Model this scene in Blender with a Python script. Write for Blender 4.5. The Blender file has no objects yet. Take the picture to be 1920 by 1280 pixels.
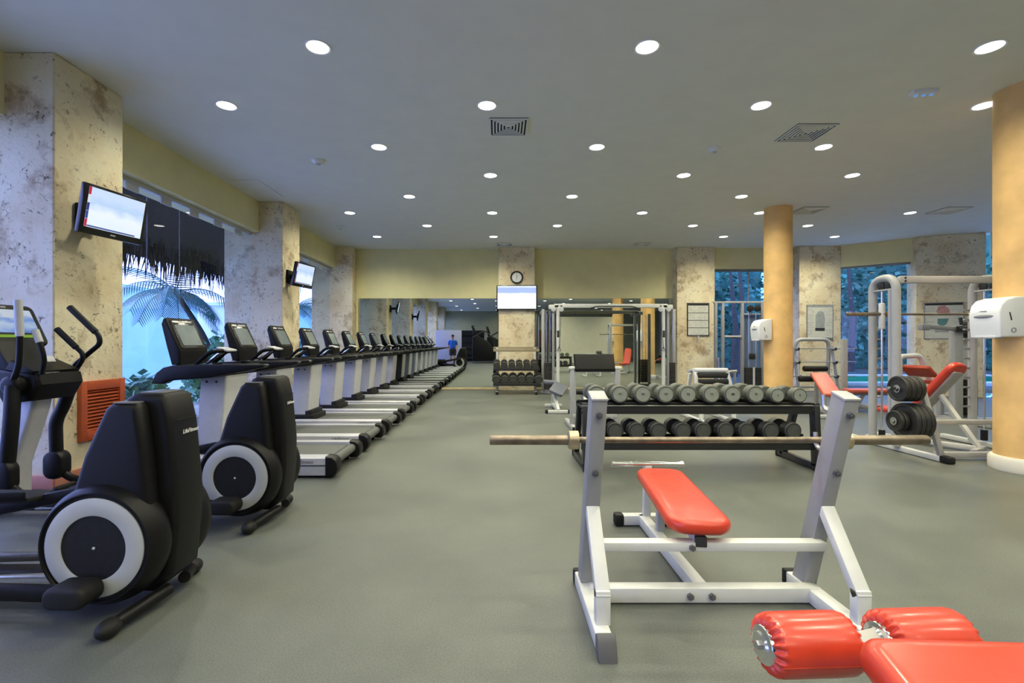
import bpy, bmesh, math, random
from mathutils import Vector, Matrix, Euler
random.seed(7)
C = bpy.context.scene.collection
PI = math.pi
def R(d): return math.radians(d)

# ---------------------------------------------------------------- materials
def _nt(name):
    m = bpy.data.materials.new(name); m.use_nodes = True
    nt = m.node_tree; nt.nodes.clear()
    return m, nt, nt.nodes, nt.links
def lin(r, g, b):
    f = lambda c: (c/255/12.92) if c/255 <= .04045 else ((c/255+.055)/1.055)**2.4
    return (f(r), f(g), f(b), 1)
def pmat(name, col, rough=.5, metal=0., var=.0, vscale=30., bump=0., bscale=80., spec=.5, coat=0.):
    """principled with a little procedural colour / roughness variation and bump"""
    m, nt, N, L = _nt(name)
    out = N.new('ShaderNodeOutputMaterial'); p = N.new('ShaderNodeBsdfPrincipled')
    L.new(p.outputs[0], out.inputs[0])
    p.inputs['Base Color'].default_value = (*col[:3], 1)
    p.inputs['Roughness'].default_value = rough; p.inputs['Metallic'].default_value = metal
    p.inputs['Specular IOR Level'].default_value = spec
    if coat: p.inputs['Coat Weight'].default_value = coat; p.inputs['Coat Roughness'].default_value = .15
    tc = N.new('ShaderNodeTexCoord')
    if var:
        n = N.new('ShaderNodeTexNoise'); n.inputs['Scale'].default_value = vscale; n.inputs['Detail'].default_value = 4
        L.new(tc.outputs['Object'], n.inputs['Vector'])
        r = N.new('ShaderNodeValToRGB')
        r.color_ramp.elements[0].position = .3; r.color_ramp.elements[1].position = .7
        r.color_ramp.elements[0].color = (*[c*(1-var) for c in col[:3]], 1)
        r.color_ramp.elements[1].color = (*[min(1, c*(1+var)) for c in col[:3]], 1)
        L.new(n.outputs['Fac'], r.inputs[0]); L.new(r.outputs[0], p.inputs['Base Color'])
    if bump:
        n2 = N.new('ShaderNodeTexNoise'); n2.inputs['Scale'].default_value = bscale; n2.inputs['Detail'].default_value = 3
        L.new(tc.outputs['Object'], n2.inputs['Vector'])
        b = N.new('ShaderNodeBump'); b.inputs['Strength'].default_value = bump; b.inputs['Distance'].default_value = .01
        L.new(n2.outputs['Fac'], b.inputs['Height']); L.new(b.outputs[0], p.inputs['Normal'])
    return m
def emat(name, col, s):
    m, nt, N, L = _nt(name)
    out = N.new('ShaderNodeOutputMaterial'); e = N.new('ShaderNodeEmission')
    e.inputs[0].default_value = (*col[:3], 1); e.inputs[1].default_value = s
    L.new(e.outputs[0], out.inputs[0]); return m
def glassmat(name, tint=(.93, .97, 1), refl=.9):
    m, nt, N, L = _nt(name)
    out = N.new('ShaderNodeOutputMaterial'); t = N.new('ShaderNodeBsdfTransparent'); g = N.new('ShaderNodeBsdfGlossy')
    t.inputs[0].default_value = (*tint, 1); g.inputs[0].default_value = (refl, refl, refl, 1); g.inputs['Roughness'].default_value = .0
    f = N.new('ShaderNodeFresnel'); f.inputs[0].default_value = 1.5
    mx = N.new('ShaderNodeMixShader'); ge = N.new('ShaderNodeNewGeometry')
    sb = N.new('ShaderNodeMath'); sb.operation = 'SUBTRACT'; sb.inputs[0].default_value = 1; L.new(ge.outputs['Backfacing'], sb.inputs[1])
    fm = N.new('ShaderNodeMath'); fm.operation = 'MULTIPLY'; L.new(f.outputs[0], fm.inputs[0]); L.new(sb.outputs[0], fm.inputs[1])
    L.new(fm.outputs[0], mx.inputs[0]); L.new(t.outputs[0], mx.inputs[1]); L.new(g.outputs[0], mx.inputs[2])
    L.new(mx.outputs[0], out.inputs[0]); return m
def stonemat():
    m, nt, N, L = _nt('coral_stone')
    out = N.new('ShaderNodeOutputMaterial'); p = N.new('ShaderNodeBsdfPrincipled'); L.new(p.outputs[0], out.inputs[0])
    p.inputs['Roughness'].default_value = .85; p.inputs['Specular IOR Level'].default_value = .25
    tc = N.new('ShaderNodeTexCoord'); geo = N.new('ShaderNodeNewGeometry'); vec = geo.outputs['Position']
    def noise(s, d=5, rough=.6, dist=0):
        n = N.new('ShaderNodeTexNoise'); n.inputs['Scale'].default_value = s; n.inputs['Detail'].default_value = d
        n.inputs['Roughness'].default_value = rough; n.inputs['Distortion'].default_value = dist
        L.new(vec, n.inputs['Vector']); return n.outputs['Fac']
    def ramp(src, stops):
        r = N.new('ShaderNodeValToRGB'); els = r.color_ramp.elements
        while len(els) < len(stops): els.new(.5)
        for e, (q, c) in zip(els, stops): e.position = q; e.color = (*c, 1) if len(c) == 3 else c
        L.new(src, r.inputs[0]); return r.outputs[0]
    def mix(f, a, b, mode='MIX'):
        x = N.new('ShaderNodeMix'); x.data_type = 'RGBA'; x.blend_type = mode
        if hasattr(f, 'links'): L.new(f, x.inputs[0])
        else: x.inputs[0].default_value = f
        for s, i in ((a, 6), (b, 7)):
            if hasattr(s, 'links'): L.new(s, x.inputs[i])
            else: x.inputs[i].default_value = (*s, 1)
        return x.outputs[2]
    base = ramp(noise(1.6, 3, .5, .6), [(.3, (.70, .57, .36)), (.5, (.80, .70, .48)), (.7, (.84, .77, .56))])
    blot = ramp(noise(2.6, 7, .68, .15), [(.53, (0, 0, 0)), (.66, (1, 1, 1))])
    c1 = mix(blot, base, (.33, .21, .11))
    c1m = N.new('ShaderNodeMix'); c1m.data_type = 'RGBA'; c1m.inputs[0].default_value = .74
    L.new(base, c1m.inputs[6]); L.new(c1, c1m.inputs[7])
    pits = ramp(noise(19, 6, .72, .8), [(.565, (0, 0, 0)), (.64, (1, 1, 1))])
    area = ramp(noise(4.5, 3, .5, .5), [(.44, (0, 0, 0)), (.58, (1, 1, 1))])
    mul = N.new('ShaderNodeMath'); mul.operation = 'MULTIPLY'; L.new(pits, mul.inputs[0]); L.new(area, mul.inputs[1])
    c2 = mix(mul.outputs[0], c1m.outputs[2], (.16, .12, .08))
    # block joints, thin vertical / horizontal courses
    L.new(c2, p.inputs['Base Color'])
    b = N.new('ShaderNodeBump'); b.inputs['Strength'].default_value = .5; b.inputs['Distance'].default_value = .02
    h = N.new('ShaderNodeMath'); h.operation = 'SUBTRACT'
    L.new(noise(14, 6, .7, .4), h.inputs[0]); L.new(mul.outputs[0], h.inputs[1])
    L.new(h.outputs[0], b.inputs['Height']); L.new(b.outputs[0], p.inputs['Normal'])
    return m
def floormat():
    m, nt, N, L = _nt('rubber_floor')
    out = N.new('ShaderNodeOutputMaterial'); p = N.new('ShaderNodeBsdfPrincipled'); L.new(p.outputs[0], out.inputs[0])
    tc = N.new('ShaderNodeTexCoord'); vec = tc.outputs['Object']
    n1 = N.new('ShaderNodeTexNoise'); n1.inputs['Scale'].default_value = 1.1; n1.inputs['Detail'].default_value = 5; n1.inputs['Roughness'].default_value = .6
    n2 = N.new('ShaderNodeTexNoise'); n2.inputs['Scale'].default_value = 140; n2.inputs['Detail'].default_value = 2
    for n in (n1, n2): L.new(vec, n.inputs['Vector'])
    r1 = N.new('ShaderNodeValToRGB'); r1.color_ramp.elements[0].position = .3; r1.color_ramp.elements[1].position = .72
    r1.color_ramp.elements[0].color = (.080, .089, .080, 1); r1.color_ramp.elements[1].color = (.140, .151, .131, 1)
    r2 = N.new('ShaderNodeValToRGB'); r2.color_ramp.elements[0].position = .35; r2.color_ramp.elements[1].position = .75
    r2.color_ramp.elements[0].color = (.78, .78, .78, 1); r2.color_ramp.elements[1].color = (1.28, 1.28, 1.25, 1)
    L.new(n1.outputs['Fac'], r1.inputs[0]); L.new(n2.outputs['Fac'], r2.inputs[0])
    x = N.new('ShaderNodeMix'); x.data_type = 'RGBA'; x.blend_type = 'MULTIPLY'; x.inputs[0].default_value = 1
    L.new(r1.outputs[0], x.inputs[6]); L.new(r2.outputs[0], x.inputs[7]); L.new(x.outputs[2], p.inputs['Base Color'])
    rr = N.new('ShaderNodeMapRange'); rr.inputs['To Min'].default_value = .36; rr.inputs['To Max'].default_value = .55
    L.new(n1.outputs['Fac'], rr.inputs['Value']); L.new(rr.outputs[0], p.inputs['Roughness'])
    b = N.new('ShaderNodeBump'); b.inputs['Strength'].default_value = .12; b.inputs['Distance'].default_value = .004
    L.new(n2.outputs['Fac'], b.inputs['Height']); L.new(b.outputs[0], p.inputs['Normal'])
    return m
def screenmat(name, stops, s, axis='Z', zero=0., one=1., wob=.0):
    """lit display: colour bands along a local axis plus soft noise, as picture content"""
    m, nt, N, L = _nt(name)
    out = N.new('ShaderNodeOutputMaterial'); e = N.new('ShaderNodeEmission'); e.inputs[1].default_value = s
    g = N.new('ShaderNodeBsdfGlossy'); g.inputs['Roughness'].default_value = .15; g.inputs[0].default_value = (.04, .04, .04, 1)
    ad = N.new('ShaderNodeAddShader'); L.new(e.outputs[0], ad.inputs[0]); L.new(g.outputs[0], ad.inputs[1]); L.new(ad.outputs[0], out.inputs[0])
    tc = N.new('ShaderNodeTexCoord'); sp = N.new('ShaderNodeSeparateXYZ'); L.new(tc.outputs['Generated'], sp.inputs[0])
    n = N.new('ShaderNodeTexNoise'); n.inputs['Scale'].default_value = 4; n.inputs['Detail'].default_value = 3; L.new(tc.outputs['Generated'], n.inputs['Vector'])
    a = N.new('ShaderNodeMath'); a.operation = 'MULTIPLY_ADD'; a.inputs[1].default_value = wob
    L.new(n.outputs['Fac'], a.inputs[0]); L.new(sp.outputs[axis], a.inputs[2])
    r = N.new('ShaderNodeValToRGB'); els = r.color_ramp.elements
    while len(els) < len(stops): els.new(.5)
    for el, (q, c) in zip(els, stops): el.position = q; el.color = (*c, 1)
    L.new(a.outputs[0], r.inputs[0]); L.new(r.outputs[0], e.inputs[0]); return m
def mirrormat():
    m, nt, N, L = _nt('mirror_glass')
    out = N.new('ShaderNodeOutputMaterial'); g = N.new('ShaderNodeBsdfGlossy'); g.inputs['Roughness'].default_value = .0
    g.inputs[0].default_value = (.74, .79, .73, 1); L.new(g.outputs[0], out.inputs[0]); return m

M = {}
M['floor'] = floormat(); M['stone'] = stonemat(); M['mirror'] = mirrormat()
M['ceil'] = pmat('ceiling_paint', (.84, .86, .80), .8, var=.02, vscale=3)
M['yellow'] = pmat('yellow_wall_paint', (.80, .74, .40), .75, var=.04, vscale=3)
M['cream'] = pmat('cream_wall_paint', (.74, .71, .56), .75, var=.04, vscale=3)
M['orange'] = pmat('orange_plaster', (.86, .54, .20), .6, var=.14, vscale=3.2, bump=.1, bscale=20)
M['base'] = pmat('cream_plaster_base', (.74, .70, .58), .6, var=.05, vscale=8)
M['tan'] = pmat('tan_threshold', (.62, .50, .30), .5, var=.1, vscale=6)
M['black'] = pmat('black_plastic', (.006, .006, .0065), .42, var=.15, vscale=40, bump=.05, bscale=300, spec=.22)
M['blackgloss'] = pmat('gloss_black_plastic', (.010, .010, .012), .2, var=.1, vscale=20)
M['matte'] = pmat('matte_black_rubber', (.009, .009, .009), .6, spec=.3, var=.2, vscale=60, bump=.15, bscale=200)
M['ring'] = pmat('light_grey_ring_plastic', (.44, .46, .47), .4, var=.03, vscale=10)
M['silver'] = pmat('silver_paint', (.52, .52, .55), .38, metal=.25, var=.04, vscale=20)
M['lgrey'] = pmat('light_grey_plastic', (.55, .56, .58), .45, var=.04, vscale=20)
M['belt'] = pmat('running_belt', (.09, .095, .09), .6, var=.12, vscale=120, bump=.1, bscale=400)
M['white'] = pmat('white_powder_coat', (.63, .64, .61), .38, var=.03, vscale=14)
M['wgrey'] = pmat('pale_grey_powder_coat', (.40, .405, .40), .4, var=.04, vscale=14)
M['dgrey'] = pmat('charcoal_plastic', (.10, .10, .105), .35, var=.05, vscale=14)
M['sgrey'] = pmat('silver_grey_powder_coat', (.30, .305, .30), .4, var=.04, vscale=14)
M['olive'] = pmat('olive_wall_paint', (.40, .39, .25), .75, var=.05, vscale=3)
M['tile'] = pmat('terracotta_tile', (.50, .20, .14), .5, var=.1, vscale=6)
M['grey'] = pmat('grey_powder_coat', (.27, .28, .30), .42, var=.06, vscale=14)
M['red'] = pmat('red_vinyl', (.58, .046, .018), .32, var=.10, vscale=9, bump=.12, bscale=14, coat=.2)
M['redold'] = pmat('faded_red_vinyl', (.62, .12, .075), .42, var=.12, vscale=9, bump=.1, bscale=14)
M['reddark'] = pmat('deep_red_vinyl', (.50, .06, .025), .4, var=.12, vscale=9, bump=.1, bscale=14)
M['bar'] = pmat('worn_bronze_steel', (.25, .205, .155), .38, metal=.8, var=.3, vscale=16, bump=.06, bscale=240)
M['slate'] = pmat('slate_vinyl', (.10, .11, .14), .45, var=.08, vscale=14)
M['bronze'] = pmat('tan_painted_steel', (.30, .25, .16), .45, var=.1, vscale=14)
M['brass'] = pmat('worn_brass_collar', (.58, .48, .31), .36, metal=.8, var=.2, vscale=22)
M['chrome'] = pmat('chrome', (.78, .79, .80), .16, metal=1, var=.02)
M['steel'] = pmat('brushed_steel', (.50, .50, .49), .32, metal=.9, var=.08, vscale=60)
M['blackpaint'] = pmat('black_powder_coat', (.018, .018, .019), .35, var=.1, vscale=14)
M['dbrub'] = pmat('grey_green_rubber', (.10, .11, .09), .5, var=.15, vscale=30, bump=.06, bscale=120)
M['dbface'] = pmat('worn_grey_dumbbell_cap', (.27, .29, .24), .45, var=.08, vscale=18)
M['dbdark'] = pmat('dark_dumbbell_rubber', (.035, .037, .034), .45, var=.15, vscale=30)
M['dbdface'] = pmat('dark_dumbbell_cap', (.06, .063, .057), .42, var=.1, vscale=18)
M['plate'] = pmat('cast_iron_plate', (.035, .034, .032), .42, metal=.3, var=.25, vscale=30, bump=.1, bscale=60)
M['ink'] = pmat('dark_ink', (.03, .03, .03), .6)
M['logo'] = pmat('white_lettering', (.80, .80, .80), .5)
M['dlogo'] = pmat('grey_lettering', (.10, .10, .11), .5)
M['wplastic'] = pmat('white_plastic', (.82, .83, .82), .3, var=.015, vscale=8, coat=.2)
M['louvre'] = pmat('terracotta_painted_wood', (.50, .095, .028), .45, var=.12, vscale=8)
M['dark'] = pmat('dark_void', (.012, .012, .012), .8)
M['bluepanel'] = pmat('blue_grey_shield', (.17, .24, .38), .2, var=.05, vscale=4)
M['paper'] = pmat('poster_paper', (.66, .66, .58), .6, var=.05, vscale=10)
M['pgrey'] = pmat('poster_print_grey', (.36, .39, .38), .6, var=.2, vscale=22)
M['pteal'] = pmat('poster_print_teal', (.12, .28, .28), .6, var=.2, vscale=22)
M['ppink'] = pmat('poster_print_pink', (.50, .26, .24), .6, var=.2, vscale=22)
M['glass'] = glassmat('window_glass'); M['dglass'] = glassmat('lens_cover', (.6, .75, 1), .9)
M['lamp'] = emat('downlight_lens', (1, .97, .90), 9)
M['scr'] = pmat('unlit_console_screen', (.20, .235, .255), .12, var=.12, vscale=5, spec=.8)
M['wood'] = pmat('brown_door_wood', (.20, .065, .03), .4, var=.2, vscale=6)
M['thatch'] = pmat('thatch', (.045, .035, .026), .9, var=.5, vscale=30, bump=.6, bscale=60)
M['leaf'] = pmat('leaf_green', (.11, .30, .17), .45, var=.5, vscale=1.4)
M['leaf2'] = pmat('leaf_dark_green', (.055, .20, .13), .45, var=.55, vscale=1.1)
M['palm'] = pmat('palm_leaf', (.03, .15, .11), .4, var=.3, vscale=2)
M['bark'] = pmat('bark', (.07, .06, .05), .85, var=.3, vscale=14, bump=.5, bscale=30)
M['outwall'] = pmat('white_stucco', (.80, .82, .84), .8, var=.05, vscale=1.5)
M['paving'] = pmat('pale_paving', (.55, .55, .53), .8, var=.1, vscale=2)
M['soil'] = pmat('dark_ground', (.035, .05, .035), .9, var=.4, vscale=3)
M['skin'] = pmat('skin', (.50, .28, .19), .5, var=.05, vscale=10)
M['hair'] = pmat('dark_hair', (.02, .015, .012), .6)
M['shirt'] = pmat('blue_shirt', (.015, .13, .62), .8, var=.1, vscale=12)
M['shorts'] = pmat('dark_shorts', (.03, .03, .035), .8)

# ---------------------------------------------------------------- mesh builder
class MB:
    def __init__(s): s.bm = bmesh.new()
    def _merge(s, tmp, mat=None):
        if mat is not None: tmp.transform(mat)
        me = bpy.data.meshes.new('t'); tmp.to_mesh(me); tmp.free(); s.bm.from_mesh(me); bpy.data.meshes.remove(me); return s
    def box(s, c, d, rot=(0, 0, 0), bev=0, seg=2):
        t = bmesh.new(); bmesh.ops.create_cube(t, size=1)
        bmesh.ops.scale(t, vec=d, verts=t.verts)
        if bev: bmesh.ops.bevel(t, geom=list(t.edges), offset=min(bev, min(d)*.49), segments=seg, profile=.5, affect='EDGES', clamp_overlap=True)
        return s._merge(t, Matrix.Translation(c) @ Euler(rot).to_matrix().to_4x4())
    def beam(s, a, b, w, h, bev=.006, up=(0, 0, 1), ext=0):
        a = Vector(a); b = Vector(b); d = (b-a); ln = d.length; d.normalize(); up = Vector(up)
        if abs(d.dot(up)) > .995: up = Vector((0, 1, 0))
        x = up.cross(d).normalized(); z = d.cross(x).normalized()
        m = Matrix((x, d, z)).transposed().to_4x4()
        t = bmesh.new(); bmesh.ops.create_cube(t, size=1); bmesh.ops.scale(t, vec=(w, ln+ext*2, h), verts=t.verts)
        if bev: bmesh.ops.bevel(t, geom=list(t.edges), offset=min(bev, w*.45, h*.45), segments=2, profile=.5, affect='EDGES', clamp_overlap=True)
        return s._merge(t, Matrix.Translation((a+b)/2) @ m)
    def cyl(s, a, b, r, r2=None, n=24, bev=0):
        a = Vector(a); b = Vector(b); d = b-a; ln = d.length
        t = bmesh.new(); bmesh.ops.create_cone(t, cap_ends=True, segments=n, radius1=r, radius2=r if r2 is None else r2, depth=ln)
        if bev:
            ed = [e for e in t.edges if any(len(f.verts) > 4 for f in e.link_faces)]
            bmesh.ops.bevel(t, geom=ed, offset=bev, segments=3, profile=.5, affect='EDGES', clamp_overlap=True)
        q = Vector((0, 0, 1)).rotation_difference(d.normalized())
        return s._merge(t, Matrix.Translation((a+b)/2) @ q.to_matrix().to_4x4())
    def sph(s, c, r, sc=(1, 1, 1), n=20, rot=(0, 0, 0)):
        t = bmesh.new(); bmesh.ops.create_uvsphere(t, u_segments=n, v_segments=max(8, n*2//3), radius=r)
        bmesh.ops.scale(t, vec=sc, verts=t.verts)
        return s._merge(t, Matrix.Translation(c) @ Euler(rot).to_matrix().to_4x4())
    def tube(s, pts, r, n=12, fil=0, k=5, radii=None):
        P = [Vector(p) for p in pts]
        if fil and len(P) > 2:
            Q = [P[0]]
            for i in range(1, len(P)-1):
                a, b, c = P[i-1], P[i], P[i+1]
                d1 = (a-b); d2 = (c-b); f = min(fil, d1.length*.48, d2.length*.48)
                p0 = b+d1.normalized()*f; p2 = b+d2.normalized()*f
                for j in range(k+1):
                    u = j/k; Q.append(p0*(1-u)**2 + b*2*u*(1-u) + p2*u*u)
            Q.append(P[-1]); P = Q
        if radii is None: rr = [r]*len(P)
        else:
            L = [0]
            for i in range(1, len(P)): L.append(L[-1]+(P[i]-P[i-1]).length)
            rr = [radii[0]+(radii[1]-radii[0])*l/L[-1] for l in L]
        bm = s.bm; rings = []
        tg = [(P[min(i+1, len(P)-1)]-P[max(i-1, 0)]).normalized() for i in range(len(P))]
        x = tg[0].orthogonal().normalized()
        for i, p in enumerate(P):
            if i: x = (tg[i-1].rotation_difference(tg[i]) @ x).normalized()
            y = tg[i].cross(x)
            rings.append([bm.verts.new(p+(x*math.cos(2*PI*j/n)+y*math.sin(2*PI*j/n))*rr[i]) for j in range(n)])
        for a, b in zip(rings, rings[1:]):
            for j in range(n): bm.faces.new((a[j], a[(j+1) % n], b[(j+1) % n], b[j]))
        bm.faces.new(rings[0][::-1]); bm.faces.new(rings[-1]); return s
    def lathe(s, prof, o=(0, 0, 0), ax=(0, 0, 1), n=32):
        q = Vector((0, 0, 1)).rotation_difference(Vector(ax).normalized()).to_matrix(); o = Vector(o); bm = s.bm; rings = []
        for r, h in prof:
            if r < 1e-6: rings.append([bm.verts.new(o+q @ Vector((0, 0, h)))])
            else: rings.append([bm.verts.new(o+q @ Vector((r*math.cos(2*PI*j/n), r*math.sin(2*PI*j/n), h))) for j in range(n)])
        for a, b in zip(rings, rings[1:]):
            for j in range(n):
                k = (j+1) % n
                if len(a) == 1 and len(b) == 1: continue
                if len(a) == 1: bm.faces.new((a[0], b[k], b[j]))
                elif len(b) == 1: bm.faces.new((a[j], a[k], b[0]))
                else: bm.faces.new((a[j], a[k], b[k], b[j]))
        return s
    def prism(s, pts, a, b, plane='xz', bev=0, seg=2, mat=None):
        t = bmesh.new()
        f = {'xz': lambda u, v, w: (u, w, v), 'xy': lambda u, v, w: (u, v, w), 'yz': lambda u, v, w: (w, u, v)}[plane]
        v0 = [t.verts.new(f(u, v, a)) for u, v in pts]; v1 = [t.verts.new(f(u, v, b)) for u, v in pts]; n = len(pts)
        c0 = t.faces.new(v0); c1 = t.faces.new(v1[::-1])
        for i in range(n): t.faces.new((v0[(i+1) % n], v0[i], v1[i], v1[(i+1) % n]))
        bmesh.ops.recalc_face_normals(t, faces=t.faces)
        if bev: bmesh.ops.bevel(t, geom=list(set(c0.edges) | set(c1.edges)), offset=bev, segments=seg, profile=.5, affect='EDGES', clamp_overlap=True)
        return s._merge(t, mat)
    def xf(s, m): s.bm.transform(m); return s
    def quad(s, a, b, c, d): s.bm.faces.new([s.bm.verts.new(p) for p in (a, b, c, d)]); return s
    def build(s, name, mat, parent=None, o=(0, 0, 0), sharp=38, recalc=True):
        if recalc: bmesh.ops.recalc_face_normals(s.bm, faces=s.bm.faces)
        if any(o): bmesh.ops.translate(s.bm, vec=-Vector(o), verts=s.bm.verts)
        me = bpy.data.meshes.new(name); s.bm.to_mesh(me); s.bm.free()
        for p in me.polygons: p.use_smooth = True
        me.set_sharp_from_angle(angle=R(sharp)); me.materials.append(M[mat] if isinstance(mat, str) else mat)
        ob = bpy.data.objects.new(name, me); C.objects.link(ob)
        if parent is None: ob.location = o
        else: ob.parent = parent
        return ob
def rrect(w, h, r, cx=0, cy=0, k=5):
    pts = []
    for sx, sy, a0 in ((1, 1, 0), (-1, 1, 90), (-1, -1, 180), (1, -1, 270)):
        for i in range(k+1):
            a = R(a0+90*i/k); pts.append((cx+sx*(w/2-r)+r*math.cos(a), cy+sy*(h/2-r)+r*math.sin(a)))
    return pts
def text_mb(txt, size, mat4, shear=0., ext=.0008):
    cu = bpy.data.curves.new('txt', 'FONT'); cu.body = txt; cu.size = size; cu.shear = shear; cu.extrude = ext
    cu.align_x = 'CENTER'; cu.align_y = 'CENTER'; cu.resolution_u = 3
    ob = bpy.data.objects.new('txt', cu); C.objects.link(ob)
    dg = bpy.context.evaluated_depsgraph_get(); dg.update()
    me = bpy.data.meshes.new_from_object(ob.evaluated_get(dg))
    b = MB(); me.transform(mat4); b.bm.from_mesh(me)
    bpy.data.objects.remove(ob); bpy.data.curves.remove(cu); bpy.data.meshes.remove(me); return b
def frame4(o, x, y):
    """matrix with local x, y axes and normal x cross y at point o"""
    x = Vector(x).normalized(); y = Vector(y).normalized(); z = x.cross(y).normalized(); y = z.cross(x)
    m = Matrix((x, y, z)).transposed().to_4x4(); m.translation = Vector(o); return m
def tag(o, label=None, cat=None, group=None, kind=None):
    if label: o['label'] = label
    if cat: o['category'] = cat
    if group: o['group'] = group
    if kind: o['kind'] = kind
    return o
class Thing:
    """an Empty at the base of a thing; parts are given in world coordinates when world=True"""
    def __init__(s, name, label, cat, loc, rz=0, group=None, world=False):
        s.e = bpy.data.objects.new(name, None); C.objects.link(s.e); s.e.empty_display_size = .1
        s.e.location = loc; s.e.rotation_euler = (0, 0, rz); tag(s.e, label, cat, group); s.off = Vector(loc) if world else Vector((0, 0, 0))
    def part(s, mb, name, mat, parent=None, label=None, sharp=38):
        bmesh.ops.translate(mb.bm, vec=-s.off, verts=mb.bm.verts)
        o = mb.build(name, mat, parent or s.e, sharp=sharp)
        if label: o['label'] = label
        return o
def struct(mb, name, mat, parent=None):
    o = mb.build(name, mat, parent)
    if parent is None: o['kind'] = 'structure'
    return o
KIDS = {}
def copy_tree(o, parent=None):
    c = o.copy(); C.objects.link(c)
    if parent is not None: c.parent = parent
    for ch in list(o.children): copy_tree(ch, c)
    return c
ORD = ['first', 'second', 'third', 'fourth', 'fifth', 'sixth', 'seventh', 'eighth', 'ninth', 'tenth']
LAMP_W = 136; SKY = 2.8; EXPO = 0.08
# ---------------------------------------------------------------- room shell
H = 3.975; YB = 13.6; YR = -13.4; XL = -4.5; XW = 13.6; SB = 3.40
struct(MB().prism([(-5.4, YR), (13.7, YR), (13.7, 10.1), (11.9, 11.75), (9.4, 13.85), (-5.4, 13.85)], -.1, 0, 'xy'), 'floor', 'floor')
struct(MB().prism([(-5.4, YR), (13.7, YR), (13.7, 10.1), (11.9, 11.95), (9.4, 13.85), (-5.4, 13.85)], H, H+.15, 'xy'), 'ceiling', 'ceil')
# left wall: continuous soffit over the glazing
struct(MB().box((-4.75, (YR+YB)/2, (H+SB)/2), (.5, YB-YR, H-SB)), 'wall_left', 'yellow')
# back wall, behind the mirrors
struct(MB().box((.1, YB+.1, H/2), (10.2, .2, H)), 'wall_back', 'yellow')
struct(MB().box((7.1, YB-.0, (H+SB)/2), (2.6, .3, H-SB)), 'wall_back', 'yellow')
# rear wall far behind, seen in the mirrors
struct(MB().box((4.1, YR-.1, H/2), (19.2, .2, H)), 'wall_rear', 'olive')
struct(MB().box((XW+.1, -1.7, H/2), (.2, 23.4, H)), 'wall_right', 'cream')
# angled right glazing headers
def along(a, b, t): return (a[0]+(b[0]-a[0])*t, a[1]+(b[1]-a[1])*t)
A0, A1 = (9.35, 13.3), (10.65, 12.25)
B0, B1 = (11.8, 11.5), (13.6, 10.1)
for i, (p, q) in enumerate(((A0, A1), (B0, B1))):
    struct(MB().beam((*p, (H+SB)/2), (*q, (H+SB)/2), .22, H-SB, 0), 'wall_right', 'yellow')
struct(MB().box((-1.98, YB-.03, .03), (3.95, .06, .06), bev=.01), 'trim_1', 'tan')
struct(MB().box((2.95, YB-.03, .03), (3.85, .06, .06), bev=.01), 'trim_2', 'tan')
# partition behind the viewpoint (only in the mirror)
struct(MB().box((5.8, -4.1, 1.5), (3.6, .12, 3.0)), 'wall_partition', 'cream')
d = struct(MB().box((3.9, YR+.03, 1.2), (1.6, .06, 2.4), bev=.01), 'door_1', 'wood')
struct(MB().cyl((3.3, YR+.06, 1.0), (3.3, YR+.12, 1.0), .03), 'door_handle', 'steel', d)

# stone pillars
def pillar(x0, x1, y0, y1, label, rz=0):
    cx, cy = (x0+x1)/2, (y0+y1)/2
    t = bmesh.new(); b = MB(); b.bm.free(); b.bm = bmesh.new()
    b.box((0, 0, H/2), (x1-x0, y1-y0, H), bev=.012, seg=1)
    o = b.build('stone_pillar', 'stone'); o.location = (cx, cy, 0); o.rotation_euler.z = rz
    return tag(o, label, 'pillar', 'coral stone pillars')
pillar(-5.15, -4.05, 4.37, 5.18, 'nearest pitted stone pillar at left, with the orange louvre and a television')
pillar(-5.15, -4.05, 9.0, 9.77, 'second stone pillar along the left windows, with the farther small television')
pillar(-5.15, -4.03, 13.22, 13.75, 'stone pillar in the far left corner beside the mirror')
pillar(0.0, 1.0, 13.28, 13.75, 'stone pillar between the two mirrors, behind the wide television and clock')
pillar(4.92, 5.97, 13.25, 13.75, 'stone pillar right of the mirrors, bearing the four-panel framed chart')
pillar(8.22, 9.36, 13.12, 13.75, 'stone pillar behind the barbell rack, chart with a grey central picture')
pillar(10.5, 11.85, 11.75, 12.3, 'stone pillar at far right with the pink and teal anatomy chart', R(-22))
for y in (-.25, -4.9, -9.5):
    pillar(-5.15, -4.05, y, y+.8, 'stone pillar beside the left windows behind the viewpoint, seen only in the mirror')

struct(MB().box((-4.6, 4.36, .06), (1.12, .03, .12), bev=.006).box((-4.04, 4.775, .06), (.03, .83, .12), bev=.006), 'trim_3', 'tile')
# glazing: frameless panes between the left pillars
def glazed(name, segs, x, cat=None):
    root = None
    for i, (ya, yb) in enumerate(segs):
        b = MB().box((x, (ya+yb)/2, SB/2), (.012, yb-ya-.012, SB-.02))
        if root is None: root = struct(b, name, 'glass')
        else: struct(b, 'pane', 'glass', root)
    fm = MB(); n = 0
    y0, y1 = segs[0][0], segs[-1][1]
    fm.box((x, (y0+y1)/2, SB-.03), (.05, y1-y0, .06))
    fm.box((x, (y0+y1)/2, .015), (.05, y1-y0, .03))
    y = y0+.3
    while y < y1-.2:
        fm.box((x, y, SB-.10), (.03, .22, .10), bev=.03); y += .62
    struct(fm, 'rail', 'lgrey', root)
    return root
def split(a, b, cuts): 
    e = [a]+cuts+[b]; return list(zip(e, e[1:]))
glazed('window_1', split(5.18, 9.0, [6.35, 7.0, 8.35]), -4.66)
glazed('window_2', split(9.77, 13.22, [10.9, 11.6]), -4.66)
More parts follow.
